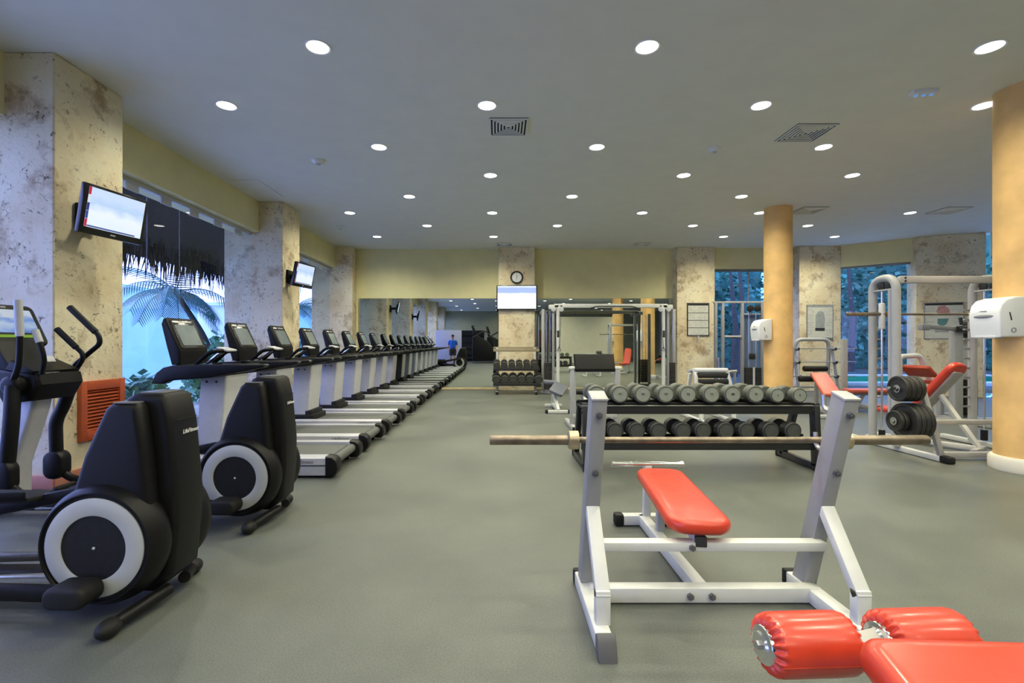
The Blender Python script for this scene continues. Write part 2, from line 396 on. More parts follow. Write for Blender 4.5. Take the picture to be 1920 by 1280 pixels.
glazed('window_3', split(.55, 4.37, [1.8, 3.1]), -4.66)
glazed('window_4', split(-4.1, -.25, [-2.8, -1.5]), -4.66)
glazed('window_5', split(-8.7, -4.9, [-7.4, -6.1]), -4.66)
glazed('window_6', split(-13.4, -9.5, [-11.4]), -4.66)
w = struct(MB().box((7.1, YB+.05, SB/2), (2.3, .012, SB-.02)), 'window_7', 'glass')
struct(MB().box((6.02, YB+.05, SB/2), (.04, .05, SB)).box((8.18, YB+.05, SB/2), (.04, .05, SB)).box((7.1, YB+.05, SB/2), (.03, .03, SB)).box((7.1, YB+.05, SB-.03), (2.2, .05, .05)), 'window_frame', 'grey', w)
for i, (p, q) in enumerate(((A0, A1), (B0, B1))):
    w = struct(MB().beam((*p, SB/2), (*q, SB/2), .012, SB-.02, 0), 'window_%d' % (8+i), 'glass')
    struct(MB().beam((*p, SB-.03), (*q, SB-.03), .05, .05, 0).beam((*p, .02), (*q, .02), .05, .04, 0), 'window_frame', 'grey', w)

# mirrors
tag(MB().box((-1.99, YB-.012, 1.32), (3.96, .02, 2.52), bev=.004, seg=1).build('wall_mirror', 'mirror', o=(-1.99, YB-.012, .06)), 'tall wall mirror left of the middle stone pillar reflecting the treadmills', 'mirror', 'wall mirrors')
tag(MB().box((2.96, YB-.012, 1.32), (3.90, .02, 2.52), bev=.004, seg=1).build('wall_mirror', 'mirror', o=(2.96, YB-.012, .06)), 'tall wall mirror behind the cable frame reflecting the orange columns', 'mirror', 'wall mirrors')

# orange columns
def column(x, y, label):
    t = Thing('column', label, 'column', (x, y, 0), group='orange round columns')
    t.part(MB().lathe([(.248, .13), (.25, .2), (.25, H)], n=48), 'shaft', 'orange')
    t.part(MB().lathe([(0, 0), (.285, 0), (.29, .02), (.29, .12), (.275, .145), (.25, .15)], n=48), 'base', 'base', label='cream plaster base')
    return t
column(5.5, 5.0, 'near orange round column with cream base at the right edge')
column(5.5, 9.45, 'farther orange round column standing behind the middle dumbbell rack')

# ---------------------------------------------------------------- ceiling fittings
rows = [(4.3, [-1.62, 1.33, 4.4]), (5.36, [-3.04, -.13, 2.93, 5.42]), (6.5, [-1.62, 1.33, 4.4]), (7.6, [-.13, 2.93, 5.6]),
        (8.7, [-1.62, 1.33, 4.4]), (9.8, [-3.04, -.13, 2.93, 5.33, 8.4]), (10.87, [-1.62, 1.33, 4.4, 7.0]), (12.0, [-3.04, -.13, 5.62, 8.4])]
RN = ['nearest row', 'second row', 'third row', 'fourth row', 'fifth row', 'sixth row', 'seventh row', 'farthest row']
LAMPS = []
dl0 = Thing('downlight', 'x', 'ceiling light', (0, 0, H))
dl0.part(MB().lathe([(.098, -.004), (.115, -.008), (.118, 0), (.098, 0)], n=36), 'trim_ring', 'wplastic')
dl0.part(MB().lathe([(0, -.003), (.097, -.003), (.097, 0), (0, 0)], n=36), 'lens', 'lamp')
first = True
def place_light(x, y, label, grp):
    global first
    o = dl0.e if first else copy_tree(dl0.e)
    first = False
    o.location = (x, y, H); o['label'] = label; o['group'] = grp; LAMPS.append((x, y)); return o
for (y, xs), rn in zip(rows, RN):
    for i, x in enumerate(xs):
        if abs(x-5.42) < .01: lab = 'glowing downlight touching the top of the near orange column'
        elif abs(x-5.33) < .01: lab = 'downlight glowing beside the top of the farther orange column'
        else: lab = 'round recessed downlight, %s from the left in the %s of the ceiling' % (ORD[i], rn)
        place_light(x, y, lab, 'ceiling downlights')
for k, y in enumerate((3.2, 2.15, 1.1, 0, -1.1, -2.2, -3.3, -5.4, -7.6, -9.8, -12)):
    for x in ([-3.04, -.13, 2.93, 8.4] if k % 2 == 0 else [-1.62, 1.33, 4.4, 7.5]):
        if x < -1 and y >= 0: continue
        place_light(x, y, 'round recessed downlight in the ceiling behind the viewpoint, seen only in the mirror', 'downlights behind the viewpoint')
for x, y in ((8.4, 7.6), (8.4, 5.4), (11, 8.5), (11, 5)):
    place_light(x, y, 'round recessed downlight in the ceiling over the right side, hidden by the near column', 'downlights hidden by the column')
def vent(x, y, s, label):
    t = Thing('ceiling_vent', label, 'air vent', (x, y, H), group='square ceiling air vents')
    t.part(MB().box((0, 0, -.004), (s, s, .008)), 'backing', 'dark')
    b = MB(); k = 6
    for i in range(k):
        h = s/2*(1-i/k)
        if i % 1 == 0:
            wd = s/2/k*.42
            for a in (-1, 1):
                b.box((0, a*(h-wd/2), -.012), (2*h, wd, .012), rot=(a*.5 if i else 0, 0, 0))
                b.box((a*(h-wd/2), 0, -.012), (wd, 2*h-2*wd, .012), rot=(0, -a*.5 if i else 0, 0))
    t.part(b, 'louvre_rings', 'ceil'); return t
vent(.12, 5.88, .46, 'square ceiling air vent straight ahead below the nearest downlights')
vent(3.87, 6.05, .5, 'square ceiling air vent right of centre, before the third downlight row')
vent(6.2, 9.6, .5, 'square ceiling air vent just right of the farther orange column')
vent(9.0, 9.6, .5, 'square ceiling air vent at far right near the anatomy chart pillar')
vent(.15, 12.95, .4, 'small ceiling air vent above the middle stone pillar')
vent(3.85, 12.9, .36, 'small ceiling air vent near the right mirror wall')
def disc(name, x, y, r, label, cat, mat='wplastic'):
    t = Thing(name, label, cat, (x, y, H))
    t.part(MB().lathe([(0, -.05), (r*.6, -.05), (r*.75, -.035), (r, -.012), (r, 0), (0, 0)], n=28), 'housing', mat)
    t.part(MB().lathe([(0, -.062), (r*.3, -.06), (r*.36, -.048)], n=20), 'sensor_cap', 'lgrey')
disc('smoke_detector', -2.62, 6.98, .10, 'white round smoke detector on the ceiling at left of centre', 'smoke detector')
disc('smoke_detector', 2.94, 6.54, .085, 'small round detector on the ceiling at right, beside the square vent', 'smoke detector')
disc('smoke_detector', -3.62, 10.97, .09, 'small round detector on the ceiling near the far left pillars', 'smoke detector')
t = Thing('emergency_ceiling_light', 'small bluish emergency light strip on the ceiling at upper right', 'emergency light', (4.47, 5.05, H), R(-10))
t.part(MB().box((0, 0, -.018), (.24, .10, .044), bev=.012), 'housing', 'wplastic')
led = emat('blue_led', (.25, .5, 1), .5)
for i in range(3): t.part(MB().sph((-.07+.07*i, 0, -.045), .02, (1, 1, .6), n=12), 'lamp', led)
tag(MB().box((-4.15, 8.28, H-.006), (.5, .95, .012), bev=.003, seg=1).build('ceiling_hatch', 'ceil', o=(-4.15, 8.28, H)), 'flat access hatch in the ceiling above the second left window', 'ceiling hatch')

# spot lamps inside the downlights
def spot(x, y, p, col=(1, .90, .74), ang=112, blend=.45):
    l = bpy.data.lights.new('downlight_lamp', 'SPOT'); l.energy = p; l.color = col; l.spot_size = R(ang); l.spot_blend = blend; l.shadow_soft_size = .07
    o = bpy.data.objects.new('downlight_lamp', l); C.objects.link(o); o.location = (x, y, H-.02); return o
for x, y in LAMPS:
    near = abs(x-5.42) < .01 or abs(x-5.33) < .01
    spot(x, y, LAMP_W*(1.5 if near else .5 if y < -4 else 1.5 if y > 11.5 else 1.15 if y > 9 else 1), (1, .82, .55) if near else (1, .95, .71), 52 if near else 156, 1 if near else .9)

# ---------------------------------------------------------------- wall things
# orange louvre on the near pillar
t = Thing('louvre_grille', 'terracotta red louvred grille low on the nearest stone pillar', 'grille', (-4.05, 4.88, .37), world=True)
b = MB(); X = -4.05
for (y, z, dy, dz) in ((4.645, .66, .07, .58), (5.115, .66, .07, .58), (4.88, .905, .40, .09), (4.88, .415, .40, .09)): b.box((X+.02, y, z), (.05, dy, dz), bev=.006)
t.part(b, 'frame', 'louvre')
b = MB()
for i in range(12): b.box((X+.018, 4.88, .475+i*.034), (.034, .40, .008), rot=(0, R(38), 0))
t.part(b, 'slats', 'louvre'); t.part(MB().box((X+.003, 4.88, .66), (.004, .42, .42)), 'backing', 'dark')
# small televisions on the pillars
def pillar_tv():
    t = Thing('wall_television', 'small television with a lit pale screen on the nearest stone pillar', 'television', (-4.05, 4.69, 2.57), group='pillar televisions')
    m = Matrix.Translation((.29, 0, .0)) @ Euler((0, R(11), R(-10))).to_matrix().to_4x4()   # local +x is the screen normal
    t.part(MB().box((0, 0, 0), (.05, .65, .46), bev=.012).box((-.035, 0, -.02), (.05, .45, .28), bev=.02).xf(m), 'casing', 'blackgloss')
    sc = MB().quad((.0265, -.285, -.165), (.0265, .285, -.165), (.0265, .285, .205), (.0265, -.285, .205)).xf(m)
    s = t.part(sc, 'screen', screenmat('tv_picture', [(.0, (.62, .78, 1)), (.25, (.80, .90, 1)), (.55, (.86, .94, 1)), (.8, (.50, .68, .95)), (1., (.62, .76, 1))], .95, 'Z', wob=.35))
    cols = [(.55, .03, .06), (.75, .80, .88), (.04, .05, .25), (.05, .08, .35), (.55, .04, .09)]
    for i, c in enumerate(cols):
        z = .205-.37*(i+.5)/5
        o = t.part(MB().quad((.0275, -.285, z-.036), (.0275, -.262, z-.036), (.0275, -.262, z+.036), (.0275, -.285, z+.036)).xf(m), 'screen_icon', emat('tv_icon', c, .9), parent=s)
    t.part(MB().quad((.0275, -.26, -.16), (.0275, .22, -.16), (.0275, .22, -.145), (.0275, -.26, -.145)).xf(m), 'ticker', emat('tv_ticker', (.12, .16, .4), .8), parent=s)
    t.part(MB().box((.0262, 0, -.195), (.002, .05, .012)).xf(m), 'badge', 'lgrey')
    t.part(MB().box((.02, 0, -.03), (.04, .22, .26), bev=.01).beam((.03, 0, -.03), (.22, 0, -.02), .09, .09), 'wall_bracket', 'black')
    return t
tv = pillar_tv(); tv2 = copy_tree(tv.e); tv2.location = (-4.05, 9.25, 2.62); tv2['label'] = 'small television with a lit pale screen on the second stone pillar'
# wide television and clock on the middle pillar
t = Thing('wall_television', 'wide flat television glowing white on the middle stone pillar', 'television', (.5, 13.28, 2.57), world=True)
t.part(MB().box((.5, 13.215, 2.57), (1.12, .05, .68), bev=.01).box((.5, 13.255, 2.57), (.5, .06, .4)), 'casing', 'blackgloss')
t.part(MB().quad((-.03, 13.188, 2.26), (1.03, 13.188, 2.26), (1.03, 13.188, 2.885), (-.03, 13.188, 2.885)), 'screen', screenmat('wide_tv_picture', [(.0, (.92, .98, 1)), (.68, (1, 1, 1)), (.74, (.42, .55, .95)), (.93, (.40, .50, .85)), (1., (.8, .88, 1))], 1.1, 'Z', wob=.06))
t = Thing('wall_clock', 'round wall clock with white dial and black rim above the wide television', 'clock', (.5, 13.28, 3.13), world=True)
t.part(MB().lathe([(.135, 0), (.175, 0), (.18, .02), (.165, .045), (.14, .04), (.135, .02)], (.5, 13.28, 3.13), (0, -1, 0), 40), 'rim', 'blackgloss')
dial = t.part(MB().lathe([(0, .018), (.142, .018), (.142, 0), (0, 0)], (.5, 13.28, 3.13), (0, -1, 0), 40), 'dial', 'wplastic')
for i in range(12):
    a = i*PI/6; t.part(MB().box((.5+.118*math.sin(a), 13.26, 3.13+.118*math.cos(a)), (.008, .004, .022 if i % 3 == 0 else .012), rot=(0, a, 0)), 'hour_mark', 'ink', dial)
t.part(MB().box((.5, 13.257, 3.16), (.012, .004, .08)), 'hour_hand', 'ink', dial); t.part(MB().box((.49, 13.255, 3.095), (.009, .004, .10), rot=(0, R(12), 0)), 'minute_hand', 'ink', dial)
# framed charts
def chart(cx, cy, z0, z1, w, label, kind, rz=0):
    t = Thing('framed_chart', label, 'poster', (cx, cy, z0), rz, group='exercise charts on the pillars'); h = z1-z0
    t.part(MB().box((0, -.012, h/2), (w-.02, .012, h-.02)), 'sheet', 'paper')
    f = MB()
    for a in (-1, 1): f.box((a*(w/2-.008), -.016, h/2), (.016, .03, h)); f.box((0, -.016, h/2+a*(h/2-.008)), (w, .03, .016))
    t.part(f, 'frame', 'blackpaint' if kind == 0 else 'grey')
    g = MB(); bm_ = 'pgrey' if kind == 1 else 'ink'
    t.part(MB().box((0, -.02, h-.045), (w-.05, .004, .05)), 'title_band', bm_)
    rnd = random.Random(kind+3)
    if kind == 0:
        for k in range(1, 4): t.part(MB().box((0, -.02, h-.07-k*(h-.08)/4), (w-.04, .003, .014)), 'ruled_line', bm_)
        for k in range(4):
            for j in range(5):
                zz = h-.1-k*(h-.08)/4-.032*j-.02
                x = -w/2+.06
                while x < w/2-.1:
                    l = rnd.uniform(.02, .08)
                    if rnd.random() < .6: g.box((x+l/2, -.02, zz), (l, .002, .008))
                    x += l+.02
        t.part(MB().box((0, -.03, -.06), (.05, .02, .12), bev=.008), 'hanging_clip', 'lgrey')
    else:
        for k in range(1, 4):
            for a in (-1, 1): t.part(MB().box((a*w*.35, -.02, h-.07-k*(h-.08)/4), (w*.26, .003, .010)), 'ruled_line', 'pgrey')
        for k in range(4):
            for a in (-1, 1):
                for j in range(4):
                    zz = h-.11-k*(h-.08)/4-.035*j
                    x = a*w*.35-w*.11
                    while x < a*w*.35+w*.09:
                        l = rnd.uniform(.02, .06)
                        if rnd.random() < .6: g.box((x+l/2, -.02, zz), (l, .002, .009))
                        x += l+.015
    tag(t.part(g, 'text_lines', 'pgrey'), kind='stuff')
    if kind == 1:
        t.part(MB().prism([(-.12, .25), (.12, .25), (.14, .5), (.11, .70), (.03, .74), (-.05, .73), (-.12, .62)], -.0205, -.0185), 'printed_figure', 'pgrey')
        t.part(MB().box((0, -.0205, .24), (.26, .004, .08)), 'printed_caption', 'ink')
    if kind == 2:
        t.part(MB().prism([(-.15, .66), (-.10, .80), (.02, .83), (.10, .74), (.14, .56), (.04, .60), (-.06, .60)], -.0205, -.0185), 'printed_muscle', 'ppink')
        t.part(MB().prism([(-.12, .50), (.10, .50), (.05, .36), (-.05, .30), (-.12, .38)], -.0205, -.0185), 'printed_leg', 'pteal')
        t.part(MB().box((.02, -.02, .2), (.38, .004, .07), bev=.001), 'printed_bench', 'pgrey')
    return t
chart(5.5, 13.25, 1.52, 2.42, .60, 'four-panel black framed chart on the pillar right of the mirrors', 0)
chart(8.77, 13.12, 1.45, 2.36, .72, 'framed chart with a grey central figure on the pillar behind the barbell rack', 1)
chart(10.96, 11.83, 1.42, 2.32, .78, 'chart with pink and teal figures on the far right pillar', 2, R(-22))
# paper towel dispensers on the columns
def dispenser(x, y, z):
    t = Thing('towel_dispenser', 'white paper towel dispenser on the near orange column at right', 'dispenser', (x, y, z), group='towel dispensers on the columns')
    # local: front faces -x, depth .27, width .30 along y
    prof = [(.26, 0), (.26, .41), (.16, .41), (.07, .385), (.02, .33), (-.005, .25), (0, .12), (.015, .0)]
    t.part(MB().prism(prof, -.16, .16, 'xz', bev=.02, seg=3), 'cover', 'wplastic')
    t.part(MB().sph((-.002, 0, .215), .1, (.12, 1.05, .2), n=24), 'level_window', 'grey')
    t.part(MB().box((.055, 0, .0), (.11, .22, .03), bev=.012), 'towel_slot', 'lgrey')
    t.part(MB().beam((.10, -.161, .25), (.12, -.161, .17), .004, .012, .001), 'side_slot', 'ink')
    t.part(MB().lathe([(.018, 0), (.026, 0), (.026, .004), (.018, .004)], (.14, -.1605, .07), (0, -1, 0), 24), 'key_lock', 'grey')
    t.part(MB().box((-.004, 0, .268), (.004, .07, .008)), 'badge', 'grey')
    return t
dz = dispenser(5.02, 4.97, 1.385)
d2 = copy_tree(dz.e); d2.location = (5.02, 9.42, 1.375); d2['label'] = 'white paper towel dispenser on the farther orange column'
# ---------------------------------------------------------------- treadmills
def make_treadmill():
    # local: x = 0 rear end, -x towards the console; y across
    t = Thing('treadmill', 'x', 'treadmill', (0, 0, 0), group='row of treadmills along the windows')
    t.part(MB().box((-.98, 0, .165), (1.72, .60, .03), bev=.01), 'running_belt', 'belt')
    t.part(MB().cyl((-.085, -.30, .135), (-.085, .30, .135), .05, n=24), 'rear_roller', 'belt')
    for a in (-1, 1):
        # silver side rail: top tread and grooved skirt
        prof = [(a*.30, .19), (a*.30, .205), (a*.42, .205), (a*.44, .195), (a*.445, .135), (a*.44, .128), (a*.44, .120), (a*.445, .113), (a*.44, .03), (a*.36, .03), (a*.36, .15), (a*.30, .15)]
        b = MB(); b.prism([(y, z) for y, z in prof], -1.55, -.10, 'yz')
        rail = t.part(b, 'side_rail', 'silver')
        t.part(MB().box((-.80, a*.4425, .124), (1.4, .006, .008)), 'groove', 'ink', rail)
        m4 = frame4((-.34, a*.4455, .163), (-a*-1 if a < 0 else -1, 0, 0), (0, 0, 1)) if a > 0 else frame4((-.34, -.4455, .163), (1, 0, 0), (0, 0, 1))
        t.part(text_mb('LifeFitness', .052, m4, shear=.35), 'lettering', 'dlogo', rail)
        t.part(MB().prism([(.0, .06), (.012, .10), (.0, .17), (-.04, .205), (-.11, .215), (-.11, .03), (-.02, .03)], a*.30, a*.455, 'xz', bev=.012), 'end_cap', 'black')
        t.part(MB().cyl((-.16, a*.36, .0), (-.16, a*.36, .07), .03, n=16), 'foot', 'matte')
        t.part(MB().cyl((-1.7, a*.36, .0), (-1.7, a*.36, .07), .03, n=16), 'foot', 'matte')
    t.part(MB().prism([(-1.42, .20), (-1.5, .25), (-1.7, .29), (-1.92, .25), (-2.0, .14), (-1.98, .05), (-1.45, .05)], -.43, .43, 'xz', bev=.03, seg=3), 'motor_cover', 'black')
    ped = t.part(MB().prism([(-1.50, .24), (-1.26, .24), (-1.22, .70), (-1.20, .99), (-1.46, .99), (-1.49, .70)], -.225, .225, 'xz', bev=.02, seg=3), 'pedestal', 'lgrey')
    t.part(MB().box((-1.34, 0, .20), (.36, .54, .12), bev=.02).box((-1.25, 0, .27), (.10, .46, .10), bev=.015), 'pedestal_boot', 'matte')
    for a in (-1, 1):
        for x in (-1.40, -1.30): t.part(MB().cyl((x, a*.222, .93), (x, a*.232, .93), .012, n=12), 'bolt', 'ink', ped)
    arm = [(-0.7, 1.105), (-0.72, 1.12), (-1.1, 1.115), (-1.6, 1.108), (-1.7, 1.085), (-1.77, 1.03), (-1.82, 0.925), (-1.7, 0.925), (-1.65, 0.955), (-1.52, 0.965), (-1.25, 0.985), (-1.0, 1.03), (-0.72, 1.085)]
    for a in (-1, 1):
        h = t.part(MB().prism(arm, a*.335, a*.445, 'xz', bev=.016, seg=3), 'handrail', 'black')
    t.part(MB().prism([(-1.72, 1.09), (-1.15, 1.10), (-1.12, 1.06), (-1.20, 1.0), (-1.72, .965)], -.36, .36, 'xz', bev=.02), 'console_base', 'black')
    # display: tilted, facing the runner
    dx, dz = .125, -.265; L = math.hypot(dx, dz); ux, uz = dx/L, dz/L     # down the face
    nx, nz = -uz, ux                                                       # outward normal (towards +x, up)
    cx, cz = -1.735, 1.405
    def fp(y, v, n): return (cx+ux*v+nx*n, y, cz+uz*v+nz*n)
    m = frame4((cx, 0, cz), (0, 1, 0), (-ux, 0, -uz))
    side = [fp(0, -.20, .0)[::2], fp(0, .17, .0)[::2], fp(0, .20, -.02)[::2], (-1.66, 1.10), (-1.76, 1.10), fp(0, .08, -.12)[::2], fp(0, -.16, -.07)[::2], fp(0, -.2, -.03)[::2]]
    con = t.part(MB().prism(side, -.235, .235, 'xz', bev=.02, seg=3), 'console', 'black')
    t.part(MB().prism(rrect(.40, .33, .03), .0, .006, 'xy', bev=.003, mat=m @ Matrix.Translation((0, .01, 0))), 'bezel', 'blackgloss', con)
    t.part(MB().prism(rrect(.32, .235, .012), .006, .0085, 'xy', mat=m @ Matrix.Translation((0, .0, 0))), 'screen', 'scr', con, label='unlit grey glass display')
    t.part(MB().prism(rrect(.10, .02, .005), .006, .0085, 'xy', mat=m @ Matrix.Translation((-.12, .155, 0))), 'badge', 'logo', con)
    t.part(MB().prism(rrect(.16, .012, .004), .006, .0085, 'xy', mat=m @ Matrix.Translation((.06, .155, 0))), 'badge', 'lgrey', con)
    # hand sensor bar and reading shelf
    t.part(MB().tube([(-1.56, -.16, 1.10), (-1.42, -.15, 1.23), (-1.31, -.1, 1.245), (-1.31, .1, 1.245), (-1.42, .15, 1.23), (-1.56, .16, 1.10)], .022, 12, .05), 'sensor_bar', 'black')
    t.part(MB().box((-1.325, 0, 1.258), (.13, .19, .024), rot=(0, R(14), 0), bev=.01), 'sensor_grip', 'lgrey')
    t.part(MB().beam((-1.54, 0, 1.11), (-1.34, 0, 1.245), .06, .03), 'sensor_stem', 'chrome')
    for a in (-1, 1):
        t.part(MB().lathe([(.035, 0), (.045, .02), (.045, .03), (.035, .03), (.03, .004), (0, .004)], (-1.27, a*.26, 1.095), n=20), 'cup_holder', 'matte')
    return t
tm = make_treadmill()
TX, TY, TP = -1.585, 5.135, 1.118
NM = ['nearest treadmill, half hidden behind the farther elliptical trainer'] + ['%s treadmill of the row counted from the near end, black handrails and silver side rails' % ORD[i] for i in range(1, 7)] + ['farthest treadmill of the row, right beside the mirror']
for i in range(8):
    o = tm.e if i == 0 else copy_tree(tm.e)
    o.location = (TX, TY+TP*i, 0); o['label'] = NM[i]

# ---------------------------------------------------------------- elliptical trainers
def make_elliptical():
    # world layout of the near one, base (-1.90, 2.52); console about two metres ahead of the drive tower
    t = Thing('elliptical_trainer', 'nearest black elliptical trainer, its large white ringed wheel on the open floor', 'elliptical trainer', (-1.90, 2.52, 0), group='black elliptical trainers', world=True)
    X, Y = -1.90, 2.52
    S = lambda pts: [(X+x, z) for x, z in pts]
    body = S([(-.16, .55), (-.06, .88), (.03, 1.055), (.07, 1.075), (.205, 1.07), (.225, 1.05), (.255, .92), (.285, .60), (.285, .40), (.26, .16), (.16, .075), (-.30, .075), (-.34, .2)])
    t.part(MB().prism(body, Y-.115, Y+.115, 'xz', bev=.03, seg=3), 'tower', 'black')
    sh = S([(-.20, .50), (-.115, .78), (-.01, 1.01), (.02, 1.035), (.135, 1.035), (.155, 1.01), (.185, .80), (.215, .5), (.20, .22), (.10, .12), (-.26, .12), (-.28, .3)])
    for a in (-1, 1):
        p = t.part(MB().prism(sh, Y+a*.105, Y+a*.20, 'xz', bev=.03, seg=3), 'side_shell', 'black')
        t.part(MB().prism(rrect(.12, .07, .02, X+.075, Y+a*.152), 1.032, 1.038, 'xy', bev=.002), 'top_inlay', 'dgrey', p)
    t.part(MB().prism(rrect(.13, .17, .03, X+.135, Y), 1.068, 1.078, 'xy', bev=.004), 'top_cap', 'dgrey')
    t.part(text_mb('LifeFitness', .030, frame4((X+.2685, Y+.022, .868), (-.0, 1, 0), (-.11, 0, 1)), shear=.35), 'lettering', 'logo')
    t.part(MB().box((X+.2635, Y, .935), (.004, .16, .004), rot=(0, R(-6), 0)), 'seam', 'matte')
    for a in (-1, 1):
        w = t.part(MB().lathe([(0, -.14), (.28, -.14), (.30, -.08), (.29, -.03), (.272, 0), (.262, .012), (.255, .012), (.25, .002), (0, .002)], (X-.02, Y+a*.235, .355), (0, a, 0), 64), 'wheel_housing', 'black')
        t.part(MB().lathe([(.155, .0), (.155, .012), (.16, .014), (.228, .010), (.236, .006), (.236, 0)], (X-.02, Y+a*.237, .355), (0, a, 0), 64), 'wheel_ring', 'ring', w, label='light grey ring')
        t.part(MB().lathe([(0, .007), (.155, .007), (.155, 0), (0, 0)], (X-.02, Y+a*.237, .355), (0, a, 0), 48), 'wheel_hub', 'matte', w)
        t.part(MB().lathe([(0, .012), (.006, .011), (.007, .007)], (X-.02, Y+a*.237, .355), (0, a, 0), 12), 'hub_screw', 'lgrey', w)
    # crank ends with link blocks and the long pedal arms
    for a, zc, xc in ((-1, .185, -.04), (1, .545, -.02)):
        t.part(MB().prism(rrect(.19, .10, .045, X+xc, zc), Y+a*.262, Y+a*.395, 'xz', bev=.02, seg=3), 'crank_block', 'matte')
        z1 = .21 if a < 0 else .27
        t.part(MB().beam((X+xc-.04, Y+a*.33, zc), (X-1.45, Y+a*.31, z1), .05, .075, .02), 'pedal_arm', 'black')
        xm = -.98; zm = zc+(z1-zc)*(-xm+xc)/(1.45+xc)+.045
        yy = Y+a*.31
        pl = t.part(MB().prism([(X+xm-.2, yy-.09), (X+xm+.18, yy-.08), (X+xm+.21, yy), (X+xm+.18, yy+.08), (X+xm-.2, yy+.09), (X+xm-.23, yy)], zm, zm+.035, 'xy', bev=.012), 'foot_pedal', 'matte')
        t.part(MB().box((X+xm-.2, yy, zm+.05), (.05, .17, .07), bev=.015), 'toe_stop', 'black', pl)
        t.part(MB().box((X+xm, yy-.085*a, zm+.045), (.34, .018, .05), bev=.007), 'pedal_rim', 'black', pl)
    # frame on the floor
    t.part(MB().beam((X-.25, Y, .10), (X-2.15, Y, .10), .12, .10, .02), 'base_beam', 'black')
    for a in (-1, 1):
        t.part(MB().beam((X-.30, Y+a*.14, .16), (X-1.55, Y+a*.14, .12), .04, .05, .01), 'guide_rail', 'steel')
        f = t.part(MB().tube([(X+.21, Y+a*.06, .07), (X+.145, Y+a*(.33 if a < 0 else .22), .045)], .03, 14), 'stabiliser', 'black')
        t.part(MB().sph((X+.14, Y+a*(.355 if a < 0 else .245), .042), .045, (1.0, 1.35, .92)), 'stabiliser_foot', 'matte', f)
        f = t.part(MB().beam((X-2.1, Y+a*.02, .045), (X-2.1, Y+a*.33, .045), .07, .055, .02), 'stabiliser', 'black')
        t.part(MB().sph((X-2.1, Y+a*.35, .042), .045, (1.0, 1.3, .92)), 'stabiliser_foot', 'matte', f)
    # silver mast
    mast = S([(-1.60, .98), (-1.78, .98), (-1.87, .68), (-1.98, .40), (-2.10, .14), (-1.78, .14), (-1.775, .40), (-1.685, .66), (-1.635, .82)])
    mo = t.part(MB().prism(mast, Y-.08, Y+.08, 'xz', bev=.03, seg=3), 'mast', 'silver')
    t.part(text_mb('LifeFitness', .075, frame4((X-1.86, Y-.0815, .52), (.42, 0, .9), (-.9, 0, .42)), shear=.3), 'lettering', 'dlogo', mo)
    # pivot pod
    t.part(MB().cyl((X-1.635, Y-.27, 1.02), (X-1.635, Y+.28, 1.03), .073, n=28, bev=.035).prism(S([(-1.50, 1.10), (-1.48, 1.02), (-1.55, .90), (-1.76, .88), (-1.84, 1.02), (-1.80, 1.14)]), Y-.19, Y+.20, 'xz', bev=.03, seg=3), 'pivot_pod', 'black')
    t.part(MB().cyl((X-1.54, Y-.16, 1.075), (X-1.54, Y+.02, 1.085), .032, n=20, bev=.01), 'sensor_cylinder', 'chrome')
    # console
    m = frame4((X-1.90, Y, 1.47), (0, 1, 0), (-.155, 0, .32))
    con = t.part(MB().prism(rrect(.54, .36, .05), -.06, .0, 'xy', bev=.018, seg=3, mat=m).prism(S([(-1.83, 1.34), (-1.66, 1.06), (-1.82, 1.06), (-1.96, 1.28)]), Y-.17, Y+.17, 'xz', bev=.02), 'console', 'black')
    t.part(MB().prism(rrect(.44, .20, .01), .0, .004, 'xy', mat=m @ Matrix.Translation((0, .03, 0))), 'screen', screenmat('elliptical_picture', [(.0, (.10, .22, .62)), (.35, (.16, .34, .85)), (.6, (.55, .72, .98)), (.8, (.20, .38, .9)), (1., (.75, .85, 1))], .6, 'Z', wob=.5), con, label='lit blue display')
    t.part(MB().prism(rrect(.38, .022, .008), .0, .004, 'xy', mat=m @ Matrix.Translation((0, -.10, 0))), 'status_strip', emat('lime_strip', (.35, .62, .08), .55), con)
    t.part(text_mb('LifeFitness', .028, m @ Matrix.Translation((-.02, .153, .003)), shear=.3), 'lettering', 'logo', con)
    t.part(MB().prism(S([(-1.74, 1.13), (-1.54, 1.09), (-1.52, 1.12), (-1.70, 1.20)]), Y-.19, Y+.20, 'xz', bev=.015), 'reading_shelf', 'black')
    t.part(MB().box((X-1.60, Y+.02, 1.20), (.02, .07, .05), rot=(0, R(-30), 0), bev=.004), 'phone_rest', 'lgrey')
    # handles: moving outside, fixed inside
    def handle(a, mv, fx):
        y = Y+a*.24
        up = [(X+x, Y+yy, z) for x, yy, z in mv]
        h = t.part(MB().tube(up, .019, 14, .07), 'moving_handle', 'black')
        q0, q1 = Vector(up[-2]), Vector(up[-1])
        t.part(MB().tube([q0.lerp(q1, .12), q1+(q1-q0)*.02], .025, 14), 'hand_grip', 'lgrey' if a < 0 else 'matte', h)
        st = [(X+x, Y+yy, z) for x, yy, z in fx]
        s_ = t.part(MB().tube(st, .017, 12, .05), 'fixed_handle', 'black')
        q0, q1 = Vector(st[-2]), Vector(st[-1])
        t.part(MB().tube([q0.lerp(q1, .25), q1], .023, 12), 'hand_grip', 'lgrey' if a < 0 else 'matte', s_)
        lo = [(X-1.62, y, 1.02), (X-1.60 if a < 0 else X-1.72, y+a*.03, .80), (X-1.60 if a < 0 else X-1.795, y+a*.04, .68), (X-1.62 if a < 0 else X-1.795, y+a*.05, .40)]
        t.part(MB().tube(lo, .046, 16, .10), 'lower_arm', 'black')
        zc = .38 if a < 0 else .32; xc = -1.63 if a < 0 else -1.785
